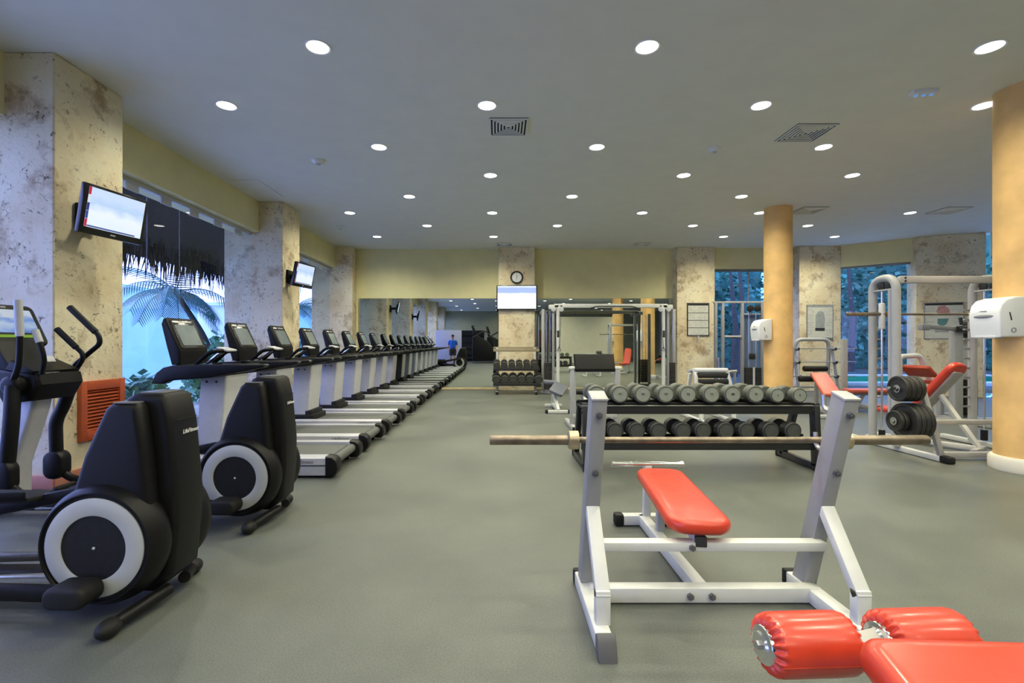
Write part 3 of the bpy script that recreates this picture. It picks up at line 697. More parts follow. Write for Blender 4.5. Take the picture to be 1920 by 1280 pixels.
        t.part(MB().prism(rrect(.16, .23, .07, X+xc, zc), y-.01+a*.0, y+.10*a, 'xz', bev=.02), 'arm_joint', 'black')
        t.part(MB().tube([(X+xc+.03, y+a*.05, zc-.06), (X+xc+.12, y+a*.06, zc-.13), (X+xc+.30, y+a*.07, zc-.14), (X+xc+.55, y+a*.07, zc-.08)], .030, 12, .08), 'link_tube', 'black')
    handle(-1, [(-1.63, -.25, 1.02), (-1.57, -.25, 1.15), (-1.56, -.25, 1.34), (-1.575, -.25, 1.63)], [(-1.48, -.17, 1.10), (-1.44, -.19, 1.20), (-1.455, -.2, 1.30), (-1.50, -.2, 1.42)])
    handle(1, [(-1.635, .27, 1.03), (-1.66, .29, 1.13), (-1.44, .30, 1.32), (-1.45, .30, 1.39), (-1.69, .30, 1.62)], [(-1.58, .21, 1.08), (-1.50, .2, 1.19), (-1.50, .2, 1.24), (-1.71, .2, 1.44)])
    return t
el = make_elliptical()
e2 = copy_tree(el.e); e2.location = (-1.88, 3.70, 0); e2['label'] = 'farther black elliptical trainer, standing before the nearest treadmill and the louvre'
# ---------------------------------------------------------------- olympic bench press in front
def bench_press():
    t = Thing('bench_press', 'white framed flat bench press with red pad and two uprights in front', 'weight bench', (1.05, 2.6, 0), world=True)
    XLf, XRt = .465, 1.625
    for k, x in enumerate((XLf, XRt)):
        p0, p1 = Vector((x, 2.56, .05)), Vector((x, 2.25, 1.075))
        u = t.part(MB().beam(p0, p1, .072, .095, .006, up=(0, 1, 0)), 'upright', 'sgrey')
        t.part(MB().beam(p1-(p1-p0).normalized()*.002, p1+(p1-p0).normalized()*.012, .078, .101, .004, up=(0, 1, 0)), 'end_cap', 'wgrey', u)
        for z in (1.01, .72):
            f = (z-.05)/1.025; y = 2.56-.31*f
            t.part(MB().cyl((x, y-.06, z-.02), (x, y-.045, z-.015), .016, n=6).cyl((x, y-.068, z-.022), (x, y-.056, z-.018), .010, n=10), 'bolt', 'dgrey', u)
        # bar hooks on the far side
        for z in (.80, 1.0):
            f = (z-.05)/1.025; y = 2.56-.31*f
            t.part(MB().tube([(x, y+.04, z+.02), (x, y+.085, z-.012), (x, y+.125, z+.005), (x, y+.13, z+.07)], .011, 10, .03), 'bar_hook', 'steel', u)
        t.part(MB().beam((x, 2.40, .53), (x, 2.15, .20), .066, .045, .005, up=(0, -.8, .6), ext=.012).beam((x, 2.155, .225), (x, 2.155, .07), .066, .05, .005, up=(0, 1, 0)), 'brace', 'white')
        r = t.part(MB().beam((x-.012, 2.64, .04), (x-.012, 2.03, .04), .072, .072, .006), 'foot_runner', 'white')
        t.part(MB().prism([(2.06, 0), (2.06, .085), (2.03, .10), (2.005, .07), (1.985, 0)], x-.052, x+.03, 'yz', bev=.008), 'foot_cap', 'dgrey', r)
        t.part(MB().box((x-.012, 2.65, .042), (.082, .04, .082), bev=.008), 'foot_cap', 'matte', r)
    t.part(MB().beam((XLf, 2.47, .045), (XRt, 2.47, .045), .07, .075, .006), 'lower_crossbar', 'white')
    t.part(MB().beam((XLf, 2.405, .318), (XRt, 2.405, .318), .065, .045, .005), 'upper_crossbar', 'white')
    for x in (.97, 1.08): t.part(MB().cyl((x, 2.436, .045), (x, 2.418, .045), .017, n=6).cyl((x, 2.42, .045), (x, 2.412, .045), .010, n=10), 'bolt', 'dgrey')
    t.part(MB().cyl((.955, 2.373, .318), (.955, 2.355, .318), .015, n=6), 'bolt', 'dgrey')
    t.part(MB().beam((1.05, 2.47, .045), (1.05, 3.5, .045), .07, .07, .006), 'spine', 'white')
    t.part(MB().beam((.90, 3.50, .045), (1.20, 3.50, .045), .07, .07, .006), 'rear_foot', 'white')
    for x in (.875, 1.225): t.part(MB().box((x, 3.5, .045), (.07, .085, .09), bev=.02), 'foot_cap', 'matte')
    t.part(MB().beam((1.07, 3.48, .07), (1.08, 3.48, .46), .05, .05, .005, up=(0, 1, 0)), 'rear_post', 'white')
    t.part(MB().beam((1.075, 3.20, .07), (1.085, 3.20, .37), .05, .05, .005, up=(0, 1, 0)), 'middle_post', 'wgrey')
    t.part(MB().cyl((.82, 3.47, .452), (1.33, 3.47, .452), .017).cyl((.818, 3.47, .452), (.84, 3.47, .452), .02).cyl((1.31, 3.47, .452), (1.332, 3.47, .452), .02), 'leg_bar', 'chrome')
    m = Matrix.Translation((1.055, 2.85, 0)) @ Matrix.Rotation(R(-6.5), 4, 'Z')
    t.part(MB().beam((0, -.47, .345), (0, .42, .345), .055, .05, .005).xf(m), 'seat_rail', 'white')
    t.part(MB().box((0, -.475, .345), (.057, .02, .052), bev=.004).xf(m), 'rail_cap', 'ink')
    t.part(MB().box((0, .03, .377), (.20, .6, .014)).xf(m), 'pad_board', 'ink')
    t.part(MB().prism(rrect(.315, 1.03, .10), .382, .457, 'xy', bev=.032, seg=4, mat=m), 'pad', 'red')
    # barbell rests on the hooks: a thing of its own
    g = Thing('barbell', 'empty worn bronze barbell lying across the uprights of the front bench press', 'barbell', (1.06, 2.42, .83), world=True)
    Yb, Z = 2.425, .838
    g.part(MB().cyl((.36, Yb, Z), (1.74, Yb, Z), .0155), 'shaft', 'bar')
    for a, b_ in ((-.045, .375), (1.745, 2.165)):
        i, o = (b_, a) if a < 0 else (a, b_)
        s = -1 if a < 0 else 1
        sl = g.part(MB().cyl((i, Yb, Z), (o, Yb, Z), .0245, bev=.004), 'sleeve', 'bar')
        g.part(MB().lathe([(.0245, 0), (.046, .004), (.046, .05), (.036, .056), (.0245, .056)], (i-s*.03, Yb, Z), (s, 0, 0), 28), 'collar', 'brass', sl)
bench_press()

# ---------------------------------------------------------------- red roller bench, cut by the frame
def roller_bench():
    t = Thing('roller_bench', 'red padded bench with two red leg rollers in the lower right corner', 'weight bench', (.98, .6, 0), world=True)
    ax = Vector((1, .045, 0)).normalized(); c = Vector((.955, 1.255, .548))
    t.part(MB().cyl(c-ax*.28, c+ax*.28, .013), 'roller_axle', 'chrome')
    for s in (-1, 1):
        prof = []
        a = c+ax*(.155*s)
        h_ = [(.036, .112), (.045, .117), (.056, .1165), (.064, .112), (.070, .106), (.0738, .098), (.0752, .088), (.0757, .05)]
        prof = [(r_, -h2) for r_, h2 in h_]+[(r_, h2) for r_, h2 in h_[::-1]]
        b = MB().lathe(prof, a, ax, 120)
        # gathered pleats at both ends
        for v in b.bm.verts:
            d = v.co-a; h = d.dot(ax); rad = d-ax*h
            if abs(h) > .095:
                an = math.atan2(rad.z, rad.dot(Vector((-ax.y, ax.x, 0))))
                k = min(1, (abs(h)-.095)/.010)*min(1, max(0, (rad.length-.036)/.012)); v.co += (-rad.normalized()*.0014-ax*(.0032 if h > 0 else -.0032))*k*(1+math.cos(20*an+.7*math.sin(3*an))) 
        r = t.part(b, 'roller_pad', 'red')
        for e in (-1, 1):
            o = a+ax*(.111*e)
            t.part(MB().lathe([(0, .016), (.03, .016), (.034, .010), (.046, .008), (.050, .002), (.050, 0), (.0, 0)], o, ax*e, 40), 'washer', 'chrome', r)
            t.part(MB().lathe([(0, .024), (.011, .024), (.012, .014)], o, ax*e, 6), 'axle_nut', 'steel', r)
        t.part(MB().beam(a+ax*-.11+Vector((0, -.0757, -.012)), a+ax*.11+Vector((0, -.0757, -.012)), .002, .002, 0), 'seam', 'reddark', r)
    t.part(MB().beam(c+Vector((0, .0, .03)), c+Vector((.06, -.19, -.075)), .10, .012, .003).beam(c+Vector((.03, -.08, -.04)), (1.02, .35, .18), .05, .06, .006), 'roller_arm', 'wgrey')
    t.part(MB().beam((1.02, .98, .50), (1.02, .98, .06), .06, .06, .006, up=(0, 1, 0)).beam((1.02, .15, .28), (1.02, .15, .06), .06, .06, .006, up=(0, 1, 0)).beam((1.02, 1.1, .04), (1.02, .05, .04), .06, .06, .006), 'frame', 'white')
    t.part(MB().beam((.78, 1.06, .04), (1.26, 1.06, .04), .06, .06, .006), 'front_foot', 'white'); t.part(MB().beam((.78, .1, .04), (1.26, .1, .04), .06, .06, .006), 'rear_foot', 'white')
    m = Matrix.Translation((1.005, .555, .475)) @ Euler((R(15.5), 0, R(-3))).to_matrix().to_4x4()
    t.part(MB().prism(rrect(.43, 1.15, .05), -.045, .04, 'xy', bev=.036, seg=5, mat=m), 'pad', 'red')
roller_bench()

# ---------------------------------------------------------------- dumbbells and racks
def make_dumbbell(r, hl, body, face, num=None, grip=.13, label='x'):
    t = Thing('dumbbell', label, 'dumbbell', (0, 0, 0))
    o = grip/2+hl/2
    for a in (-1, 1):
        c = a*o
        t.part(MB().lathe([(0, -hl/2), (r*.86, -hl/2), (r, -hl/2+r*.12), (r, hl/2-r*.10), (r*.9, hl/2), (r*.82, hl/2-.002), (0, hl/2-.004)], (0, c, 0), (0, a, 0), 32), 'head', body)
    t.part(MB().cyl((0, -grip/2-.01, 0), (0, grip/2+.01, 0), .016, n=16), 'handle', 'chrome')
    f = t.part(MB().lathe([(r*.80, .004), (r*.80, 0), (0, .0)], (0, -(grip/2+hl)-.0005, 0), (0, -1, 0), 32).lathe([(0, .001), (r*.80, .001)], (0, -(grip/2+hl)-.0012, 0), (0, -1, 0), 32), 'face_cap', face)
    if num: t.part(text_mb(num, r*.42, frame4((0, -(grip/2+hl)-.003, 0), (1, 0, 0), (0, 0, 1))), 'number', 'ink', f)
    return t
def mid_rack():
    Y = 4.96; x0, x1 = .86, 3.34
    t = Thing('dumbbell_rack', 'black two-tier dumbbell rack standing behind the front bench press', 'dumbbell rack', (2.1, 5.2, 0), world=True)
    for (z, w) in ((.66, .36), (.285, .36)):
        tr = t.part(MB().beam((x0, Y+.04, z-.03), (x1, Y+.04, z-.03), .035, .085, .006).beam((x0, Y+.36, z+.0), (x1, Y+.36, z+.0), .035, .06, .006)
               .box(((x0+x1)/2, Y+.20, z-.005), (x1-x0, .30, .012)), 'tray', 'blackpaint')
        t.part(MB().beam((x0, Y+.03, z+.015), (x1, Y+.03, z+.015), .05, .006, .002), 'tray_lip', 'steel', tr)
        t.part(MB().beam((x0, Y+.09, z+.025), (x1, Y+.09, z+.025), .03, .03, .008).beam((x0, Y+.31, z+.03), (x1, Y+.31, z+.03), .03, .03, .008), 'saddle_rails', 'matte', tr)
    for x in (x0+.04, x1-.04):
        t.part(MB().beam((x, Y+.02, .04), (x, Y+.06, .70), .06, .10, .01, up=(0, 1, 0)), 'leg', 'blackpaint')
        t.part(MB().beam((x, Y+.62, .04), (x, Y+.36, .67), .06, .08, .01, up=(0, 1, 0)), 'leg', 'blackpaint')
        t.part(MB().beam((x, Y-.03, .045), (x, Y+.70, .045), .06, .07, .008), 'foot_rail', 'blackpaint')
        for z in (.63, .66): t.part(MB().cyl((x-.035, Y+.03, z), (x+.035, Y+.03, z), .011, n=10), 'bolt', 'chrome')
        for y in (Y-.035, Y+.70): t.part(MB().box((x, y, .045), (.068, .03, .09), bev=.008), 'foot_cap', 'matte')
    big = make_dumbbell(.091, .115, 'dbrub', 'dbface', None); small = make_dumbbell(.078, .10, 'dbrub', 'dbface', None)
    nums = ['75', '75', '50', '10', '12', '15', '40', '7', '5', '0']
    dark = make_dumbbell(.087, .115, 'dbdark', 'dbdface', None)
    xs = [1.02, 1.26, 1.497, 1.735, 1.965, 2.21, 2.43, 2.67, 2.905, 3.135]
    for i, x in enumerate(xs):
        src = small if i > 7 else big; rr = .078 if i > 7 else .091
        o = src.e if i in (0, 8) else copy_tree(src.e)
        o.location = (x, Y+.20, .66+.042+rr)
        o.rotation_euler.y = random.uniform(-.3, .3)
        o['label'] = ('grey capped dumbbell, %s from the left on the top tray of the black two-tier rack' % ORD[i]); o['group'] = 'dumbbells on the top tray of the black rack'
        f = [c for c in o.children if c.name.startswith('face_cap')][0]
        tx = text_mb(nums[i], rr*.40, frame4((0, -(.065+(.10 if i > 7 else .115))-.003, 0), (1, 0, 0), (0, 0, 1))).build('number', 'ink', f)
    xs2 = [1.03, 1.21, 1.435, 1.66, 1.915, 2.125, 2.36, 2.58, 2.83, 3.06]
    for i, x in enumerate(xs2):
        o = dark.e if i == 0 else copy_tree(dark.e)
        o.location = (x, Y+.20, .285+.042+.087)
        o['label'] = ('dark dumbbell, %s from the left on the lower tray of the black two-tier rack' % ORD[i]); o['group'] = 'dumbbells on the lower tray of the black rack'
mid_rack()
def far_rack():
    Y = 12.35; x0, x1 = -.14, 1.06
    t = Thing('dumbbell_rack', 'silver three-tier dumbbell rack before the middle stone pillar', 'dumbbell rack', (.46, 12.6, 0), world=True)
    for x in (x0+.1, x1-.1):
        t.part(MB().beam((x, Y+.18, .05), (x, Y+.48, 1.2), .06, .06, .008, up=(0, 1, 0)), 'upright', 'wgrey')
        t.part(MB().beam((x, Y-.10, .035), (x, Y+.55, .035), .06, .06, .008), 'foot_rail', 'white')
        t.part(MB().box((x, Y-.12, .035), (.07, .05, .07), bev=.01), 'foot_cap', 'matte')
    for i, (z, y) in enumerate(((1.16, Y+.32), (.67, Y+.16), (.29, Y+.04))):
        pl_ = MB()
        if i: pl_.box(((x0+x1)/2, y, z), (x1-x0, .30, .02), rot=(R(14), 0, 0), bev=.004)
        tr = t.part(pl_.beam((x0, y-.172, z-.03), (x1, y-.172, z-.03), .02, .07, .004).beam((x0, y+.172, z+.03), (x1, y+.172, z+.03), .02, .04, .004), 'shelf', 'blackpaint' if i else 'bronze')
    a = make_dumbbell(.088, .09, 'dbdark', 'dbdface'); bb = make_dumbbell(.108, .10, 'dbdark', 'dbdface')
    for k, (src, z, y, r, xs) in enumerate(((a, .67, Y+.15, .088, [-.05+.195*i for i in range(6)]), (bb, .29, Y+.03, .108, [-.06+.216*i for i in range(6)]))):
        for i, x in enumerate(xs):
            o = src.e if i == 0 else copy_tree(src.e)
            o.location = (x, y, z+r+.018); o.rotation_euler.x = R(14)
            o['label'] = 'black dumbbell, %s from the left on the %s shelf of the far silver rack' % (ORD[i], ('middle', 'bottom')[k]); o['group'] = 'dumbbells on the %s shelf of the far rack' % ('middle', 'bottom')[k]
far_rack()

# ---------------------------------------------------------------- benches and frames in the middle
def preacher():
    t = Thing('preacher_bench', 'pale framed curl bench with a wide black pad behind the dumbbells', 'weight bench', (1.48, 7.5, 0), world=True)
    for x in (1.14, 1.82):
        t.part(MB().beam((x, 7.42, .06), (x, 7.36, .92), .085, .06, .008, up=(0, 1, 0)), 'post', 'wgrey')
        t.part(MB().box((x, 7.405, .52), (.10, .08, .16), bev=.008), 'sleeve', 'grey')
        t.part(MB().beam((x-.01, 7.1, .04), (x-.01, 8.0, .04), .07, .07, .008), 'foot_runner', 'wgrey')
        t.part(MB().box((x-.01, 7.09, .04), (.08, .05, .08), bev=.01), 'foot_cap', 'matte')
        t.part(MB().box((x, 7.36, .94), (.13, .07, .05), bev=.015), 'arm_plate', 'white')
    t.part(MB().beam((1.14, 7.40, .20), (1.82, 7.40, .20), .06, .06, .008).beam((1.14, 7.37, .90), (1.82, 7.37, .90), .05, .05, .008), 'crossbar', 'wgrey')
    t.part(MB().prism([(-.31, 0), (.31, 0), (.31, .28), (-.31, .28)], -.045, .045, 'xz', bev=.03, seg=4, mat=Matrix.Translation((1.47, 7.33, .89)) @ Euler((R(-24), 0, 0)).to_matrix().to_4x4()), 'pad', 'black')
    t.part(MB().beam((1.40, 7.45, .2), (1.40, 7.95, .5), .05, .05, .008).beam((1.40, 7.95, .5), (1.40, 7.95, .06), .05, .05, .008, up=(0, 1, 0)), 'seat_post', 'white')
    t.part(MB().prism(rrect(.34, .34, .06, 1.42, 7.98), .48, .55, 'xy', bev=.025, seg=3), 'seat', 'matte')
preacher()
def small_bench():
    t = Thing('utility_bench', 'small white framed bench with a tilted grey pad beside the curl bench', 'weight bench', (1.15, 9.2, 0), world=True)
    t.part(MB().beam((.92, 9.0, .035), (1.30, 9.0, .035), .06, .06, .01), 'front_foot', 'white'); t.part(MB().beam((.95, 9.9, .035), (1.30, 9.9, .035), .06, .06, .01), 'rear_foot', 'white')
    for x in (.90, 1.32): t.part(MB().box((x, 9.0, .035), (.05, .07, .075), bev=.015), 'foot_cap', 'matte')
    t.part(MB().beam((1.12, 9.0, .06), (1.07, 9.3, .34), .06, .06, .01).beam((1.12, 9.0, .06), (1.12, 9.9, .06), .06, .06, .01).beam((1.12, 9.9, .06), (1.12, 9.8, .4), .06, .06, .01, up=(0, 1, 0)).beam((1.07, 9.3, .34), (1.12, 9.8, .38), .06, .05, .01), 'frame', 'white')
    t.part(MB().prism(rrect(.28, .55, .05), 0, .06, 'xy', bev=.02, mat=Matrix.Translation((1.15, 9.32, .40)) @ Euler((R(14), R(22), R(-15))).to_matrix().to_4x4()), 'pad', 'slate')
    t.part(MB().prism(rrect(.28, .40, .05), 0, .06, 'xy', bev=.02, mat=Matrix.Translation((1.05, 9.72, .50)) @ Euler((R(0), R(4), 0)).to_matrix().to_4x4()), 'back_pad', 'slate')
small_bench()
def slat_machine():
    t = Thing('hyperextension_bench', 'grey framed bench with black cross pads behind the dumbbell rack', 'weight bench', (3.6, 8.3, 0), world=True)
    x0, x1 = 3.36, 3.90
    for x in (x0, x1):
        t.part(MB().tube([(x-(.06 if x < 3.5 else -.02), 8.0, .42), (x, 8.18, .80), (x+.02, 8.3, .86), (x+.02, 8.5, .82)], .035, 12, .08), 'side_rail', 'wgrey')
        t.part(MB().beam((x+.05, 8.05, .45), (x-.02, 7.92, .05), .06, .05, .008, up=(0, 1, 0)).beam((x, 8.4, .80), (x+.02, 8.7, .05), .06, .05, .008, up=(0, 1, 0)), 'leg', 'white')
        t.part(MB().beam((x, 7.85, .03), (x, 8.8, .03), .06, .05, .008), 'foot_runner', 'white')
    t.part(MB().cyl((x0-.02, 8.22, .85), (x1+.02, 8.22, .85), .045, n=20, bev=.015), 'top_roll', 'lgrey')
    for z, y in ((.77, 8.16), (.67, 8.12), (.55, 8.06)):
        t.part(MB().box(((x0+x1)/2, y, z), (.56, .05, .085), rot=(R(-18), 0, 0), bev=.02), 'cross_pad', 'matte')
    t.part(MB().beam((x0, 8.13, .685), (x1, 8.13, .685), .03, .03, .006).beam((x0, 8.08, .56), (x1, 8.08, .56), .03, .03, .006).beam((x0, 8.4, .1), (x1, 8.4, .1), .05, .05, .006), 'crossbar', 'wgrey')
    t.part(MB().cyl((x1+.16, 8.25, .82), (x1+.16, 8.25, .05), .02).cyl((x1, 8.25, .82), (x1+.19, 8.25, .84), .025), 'side_handle', 'steel')
slat_machine()
def cable_cross():
    t = Thing('cable_crossover', 'tall pale cable crossover frame standing before the right mirror', 'cable machine', (2.9, 12.4, 0), world=True)
    Y = 12.3
    for s, x in ((-1, 1.52), (1, 4.22)):
        t.part(MB().tube([(x-s*-.0, Y, .06), (x, Y, 2.2), (x-s*.05, Y, 2.27)], .045, 16, .06), 'upright', 'white')
        xo = x+s*.36
        t.part(MB().beam((xo, Y+.25, .06), (xo, Y+.25, 2.2), .08, .06, .008, up=(0, 1, 0)), 'rear_post', 'wgrey')
        t.part(MB().beam((x+s*.12, Y+.02, .06), (x+s*.12, Y+.02, 2.18), .06, .06, .008, up=(0, 1, 0)), 'inner_post', 'grey')
        t.part(MB().beam((x, Y, .04), (xo+s*.05, Y+.25, .04), .08, .06, .008).beam((x, Y-.35, .04), (x, Y+.4, .04), .08, .06, .008), 'foot', 'wgrey')
        st = MB()
        for k in range(14): st.box((x+s*.24, Y+.13, .14+k*.05), (.20, .12, .044), bev=.004)
        t.part(st, 'weight_stack', 'plate')
        t.part(MB().cyl((x+s*.19, Y+.13, .1), (x+s*.19, Y+.13, 2.15), .009).cyl((x+s*.29, Y+.13, .1), (x+s*.29, Y+.13, 2.15), .009), 'guide_rods', 'chrome')
        for dx in (-.09, .09):
            t.part(MB().lathe([(0, -.018), (.05, -.018), (.062, -.014), (.055, 0), (.062, .014), (.05, .018), (0, .018)], (x+s*.02+dx*1.1, Y-.04, 2.18), (0, 1, 0), 24), 'pulley', 'lgrey')
        t.part(MB().tube([(x-s*.08, Y-.04, 2.14), (x-s*.05, Y-.05, 1.5), (x-s*.02, Y-.06, 1.22)], .005, 8), 'cable', 'ink')
        t.part(MB().tube([(x-s*.02, Y-.06, 1.22), (x-s*.07, Y-.06, 1.12), (x+s*.04, Y-.06, 1.12), (x-s*.02, Y-.06, 1.22)], .009, 8), 'cable_handle', 'ink')
        t.part(MB().box((x, Y-.03, 1.55), (.06, .03, .18), bev=.006), 'adjuster', 'ink')
    bm = t.part(MB().beam((1.42, Y, 2.27), (4.32, Y, 2.27), .07, .10, .012), 'top_beam', 'white')
    for x in (1.46, 4.28): t.part(MB().box((x, Y, 2.24), (.36, .07, .12), bev=.02), 'corner_plate', 'white', bm)
    t.part(MB().tube([(2.35, Y-.05, 2.21), (2.5, Y-.10, 2.25), (3.4, Y-.10, 2.25), (3.55, Y-.05, 2.21)], .014, 10, .05), 'pull_up_bar', 'ink', bm)
cable_cross()
def dual_cable():
    t = Thing('cable_machine', 'grey cable tower with blue shield and dark weight stack, left of the farther orange column', 'cable machine', (6.1, 12.3, 0), world=True)
    Y = 12.3
    for x, n in ((5.56, 1), (5.74, 1), (6.24, 1), (6.74, 1)):
        t.part(MB().beam((x, Y, .05), (x, Y, 2.34), .065, .08, .008, up=(0, 1, 0)), 'post', 'grey')
    t.part(MB().beam((5.5, Y, 2.36), (6.9, Y, 2.36), .06, .05, .008), 'top_rail', 'wgrey')
    t.part(MB().beam((5.74, Y, 1.49), (6.24, Y, 1.49), .04, .04, .006), 'crossbar', 'white').name = 'crossbar'
    t.part(MB().beam((6.24, Y, 2.06), (6.74, Y, 2.06), .05, .04, .006), 'crossbar', 'wgrey')
    t.part(MB().beam((5.4, Y-.3, .04), (5.4, Y+.4, .04), .08, .07, .008).beam((6.9, Y-.3, .04), (6.9, Y+.4, .04), .08, .07, .008).beam((5.4, Y, .04), (6.9, Y, .04), .08, .07, .008), 'base', 'grey')
    t.part(MB().box((6.49, Y+.06, 1.35), (.42, .01, 1.36)), 'shield', 'bluepanel', label='blue grey safety shield')
    st = MB()
    for k in range(13): st.box((6.49, Y-.02, .12+k*.046), (.40, .14, .041), bev=.004)
    s_ = t.part(st, 'weight_stack', 'plate')
    t.part(MB().box((6.49, Y-.095, .42), (.05, .01, .56)), 'number_strip', 'lgrey', s_)
    t.part(MB().cyl((6.40, Y-.02, .1), (6.40, Y-.02, 2.1), .010).cyl((6.58, Y-.02, .1), (6.58, Y-.02, 2.1), .010), 'guide_rods', 'chrome')
    t.part(MB().lathe([(0, -.02), (.07, -.02), (.085, -.015), (.075, 0), (.085, .015), (.07, .02), (0, .02)], (6.42, Y-.05, 2.2), (0, 1, 0), 28), 'pulley', 'blackpaint')
    t.part(MB().lathe([(0, -.02), (.07, -.02), (.085, -.015), (.075, 0), (.085, .015), (.07, .02), (0, .02)], (6.60, Y-.05, 2.2), (0, 1, 0), 28), 'pulley', 'blackpaint')
    t.part(MB().box((6.44, Y-.10, .98), (.16, .06, .16), bev=.03), 'cable_carriage', 'blackpaint')
    t.part(MB().tube([(6.44, Y-.10, 1.05), (6.44, Y-.08, 2.15)], .005, 8), 'cable', 'ink')
    t.part(MB().tube([(5.80, Y-.06, 1.42), (6.0, Y-.08, 1.47), (6.2, Y-.06, 1.42)], .012, 10, .08), 'pull_bar', 'ink')
    for x in (5.60, 6.80): t.part(MB().cyl((x, Y-.08, .62), (x, Y-.08, .95), .022, n=14), 'grip_tube', 'chrome')
dual_cable()
def barbell_rack():
    t = Thing('barbell_rack', 'grey rounded frame rack holding fixed barbells before the chart pillar', 'barbell rack', (7.85, 12.0, 0), world=True)
    Y = 12.0
    t.part(MB().tube([(7.40, Y+.25, .05), (7.45, Y+.10, 1.10), (7.47, Y+.05, 1.41), (8.28, Y+.05, 1.41), (8.32, Y+.10, 1.10), (8.37, Y+.25, .05)], .045, 16, .16, k=7), 'frame', 'wgrey')
    for x in (7.40, 8.37):
        t.part(MB().beam((x, Y-.25, .035), (x, Y+.45, .035), .07, .06, .008), 'foot_runner', 'grey')
        t.part(MB().beam((x, Y-.20, .06), (x-.0, Y+.06, 1.2), .05, .05, .008, up=(0, 1, 0)), 'front_post', 'grey')
    t.part(MB().beam((7.40, Y+.2, .2), (8.37, Y+.2, .2), .05, .05, .008), 'crossbar', 'grey')
    zs = [1.18, .85, .50, .14]
    for z in zs:
        for x in (7.43, 8.35): t.part(MB().box((x, Y-.05-.13*(1-z/1.2), z-.035), (.05, .11, .03), bev=.008).box((x, Y-.11-.13*(1-z/1.2), z-.005), (.05, .02, .06), bev=.006), 'bar_hook', 'ink')
    for i, z in enumerate(zs):
        y = Y-.05-.13*(1-z/1.2)
        g = Thing('barbell', 'slim steel barbell, %s from the top on the grey rounded rack' % ORD[i], 'barbell', (7.85, y, z), group='barbells on the rounded rack', world=True)
        g.part(MB().cyl((6.95, y, z), (8.92-.05*i, y, z), .014, n=14), 'shaft', 'steel')
        for x in (7.2, 8.56): g.part(MB().cyl((x-.02, y, z), (x+.02, y, z), .045, n=20, bev=.006), 'collar', 'matte')
barbell_rack()
def decline():
    t = Thing('decline_bench', 'faded red decline bench with two black foot rollers right of the farther orange column', 'weight bench', (6.0, 8.9, 0), world=True)
    a, b = Vector((6.14, 9.20, .72)), Vector((5.84, 8.40, .42)); d = (a-b).normalized(); x = d.cross(Vector((0, 0, 1))).normalized(); n = x.cross(d)
    m = Matrix((x, d, n)).transposed().to_4x4(); m.translation = (a+b)/2
    t.part(MB().prism(rrect(.29, .98, .05), -.035, .03, 'xy', bev=.022, seg=3, mat=m), 'pad', 'redold')
    t.part(MB().beam((0, -.45, -.065), (0, .62, -.065), .06, .055, .008).xf(m), 'rail', 'wgrey')
    p = m @ Vector((0, .6, -.06))
    t.part(MB().beam(p, (p.x+.05, p.y+.1, .05), .06, .06, .008, up=(0, 1, 0)).beam(p, p+Vector((-.05, .02, .1)), .05, .05, .008, up=(0, 1, 0)).beam((5.86, 8.45, .36), (5.86, 8.45, .05), .06, .06, .008, up=(0, 1, 0)).beam((5.86, 8.45, .06), (p.x+.05, p.y+.1, .06), .06, .06, .008), 'frame', 'wgrey')
    t.part(MB().beam((5.9, p.y+.12, .035), (6.6, p.y+.12, .035), .06, .06, .01), 'rear_foot', 'white'); t.part(MB().beam((5.6, 8.42, .035), (6.1, 8.42, .035), .06, .06, .01), 'front_foot', 'white')
    for cx, cz, cy in ((p.x-.02, p.z+.11, p.y), (p.x-.12, p.z-.09, p.y-.02)):
        t.part(MB().cyl((cx-.24, cy, cz), (cx+.22, cy, cz), .055, n=24, bev=.02), 'foot_roller', 'matte')
decline()
def flat_bench():
    t = Thing('flat_bench', 'low red flat bench with grey uprights behind the smith machine', 'weight bench', (7.4, 9.4, 0), world=True)
    t.part(MB().prism(rrect(1.15, .30, .06, 7.35, 9.35), .36, .43, 'xy', bev=.025, seg=3), 'pad', 'redold')
    t.part(MB().beam((6.9, 9.35, .33), (7.85, 9.35, .33), .06, .05, .008).beam((7.1, 9.35, .31), (6.95, 9.35, .05), .06, .05, .008, up=(1, 0, 0)).beam((7.7, 9.35, .31), (7.75, 9.35, .05), .06, .05, .008, up=(1, 0, 0)).beam((6.75, 9.35, .05), (7.9, 9.35, .05), .06, .06, .008), 'frame', 'wgrey')
    for x in (6.75, 7.85): t.part(MB().beam((x, 9.05, .035), (x, 9.65, .035), .06, .06, .01), 'foot', 'white')
    for y in (9.0, 9.75): t.part(MB().beam((7.02, y, .05), (7.02, y, 1.40), .07, .10, .01, up=(1, 0, 0)), 'upright', 'wgrey')
    t.part(MB().beam((7.02, 9.0, .12), (7.02, 9.75, .12), .06, .06, .008), 'crossbar', 'wgrey')
flat_bench()
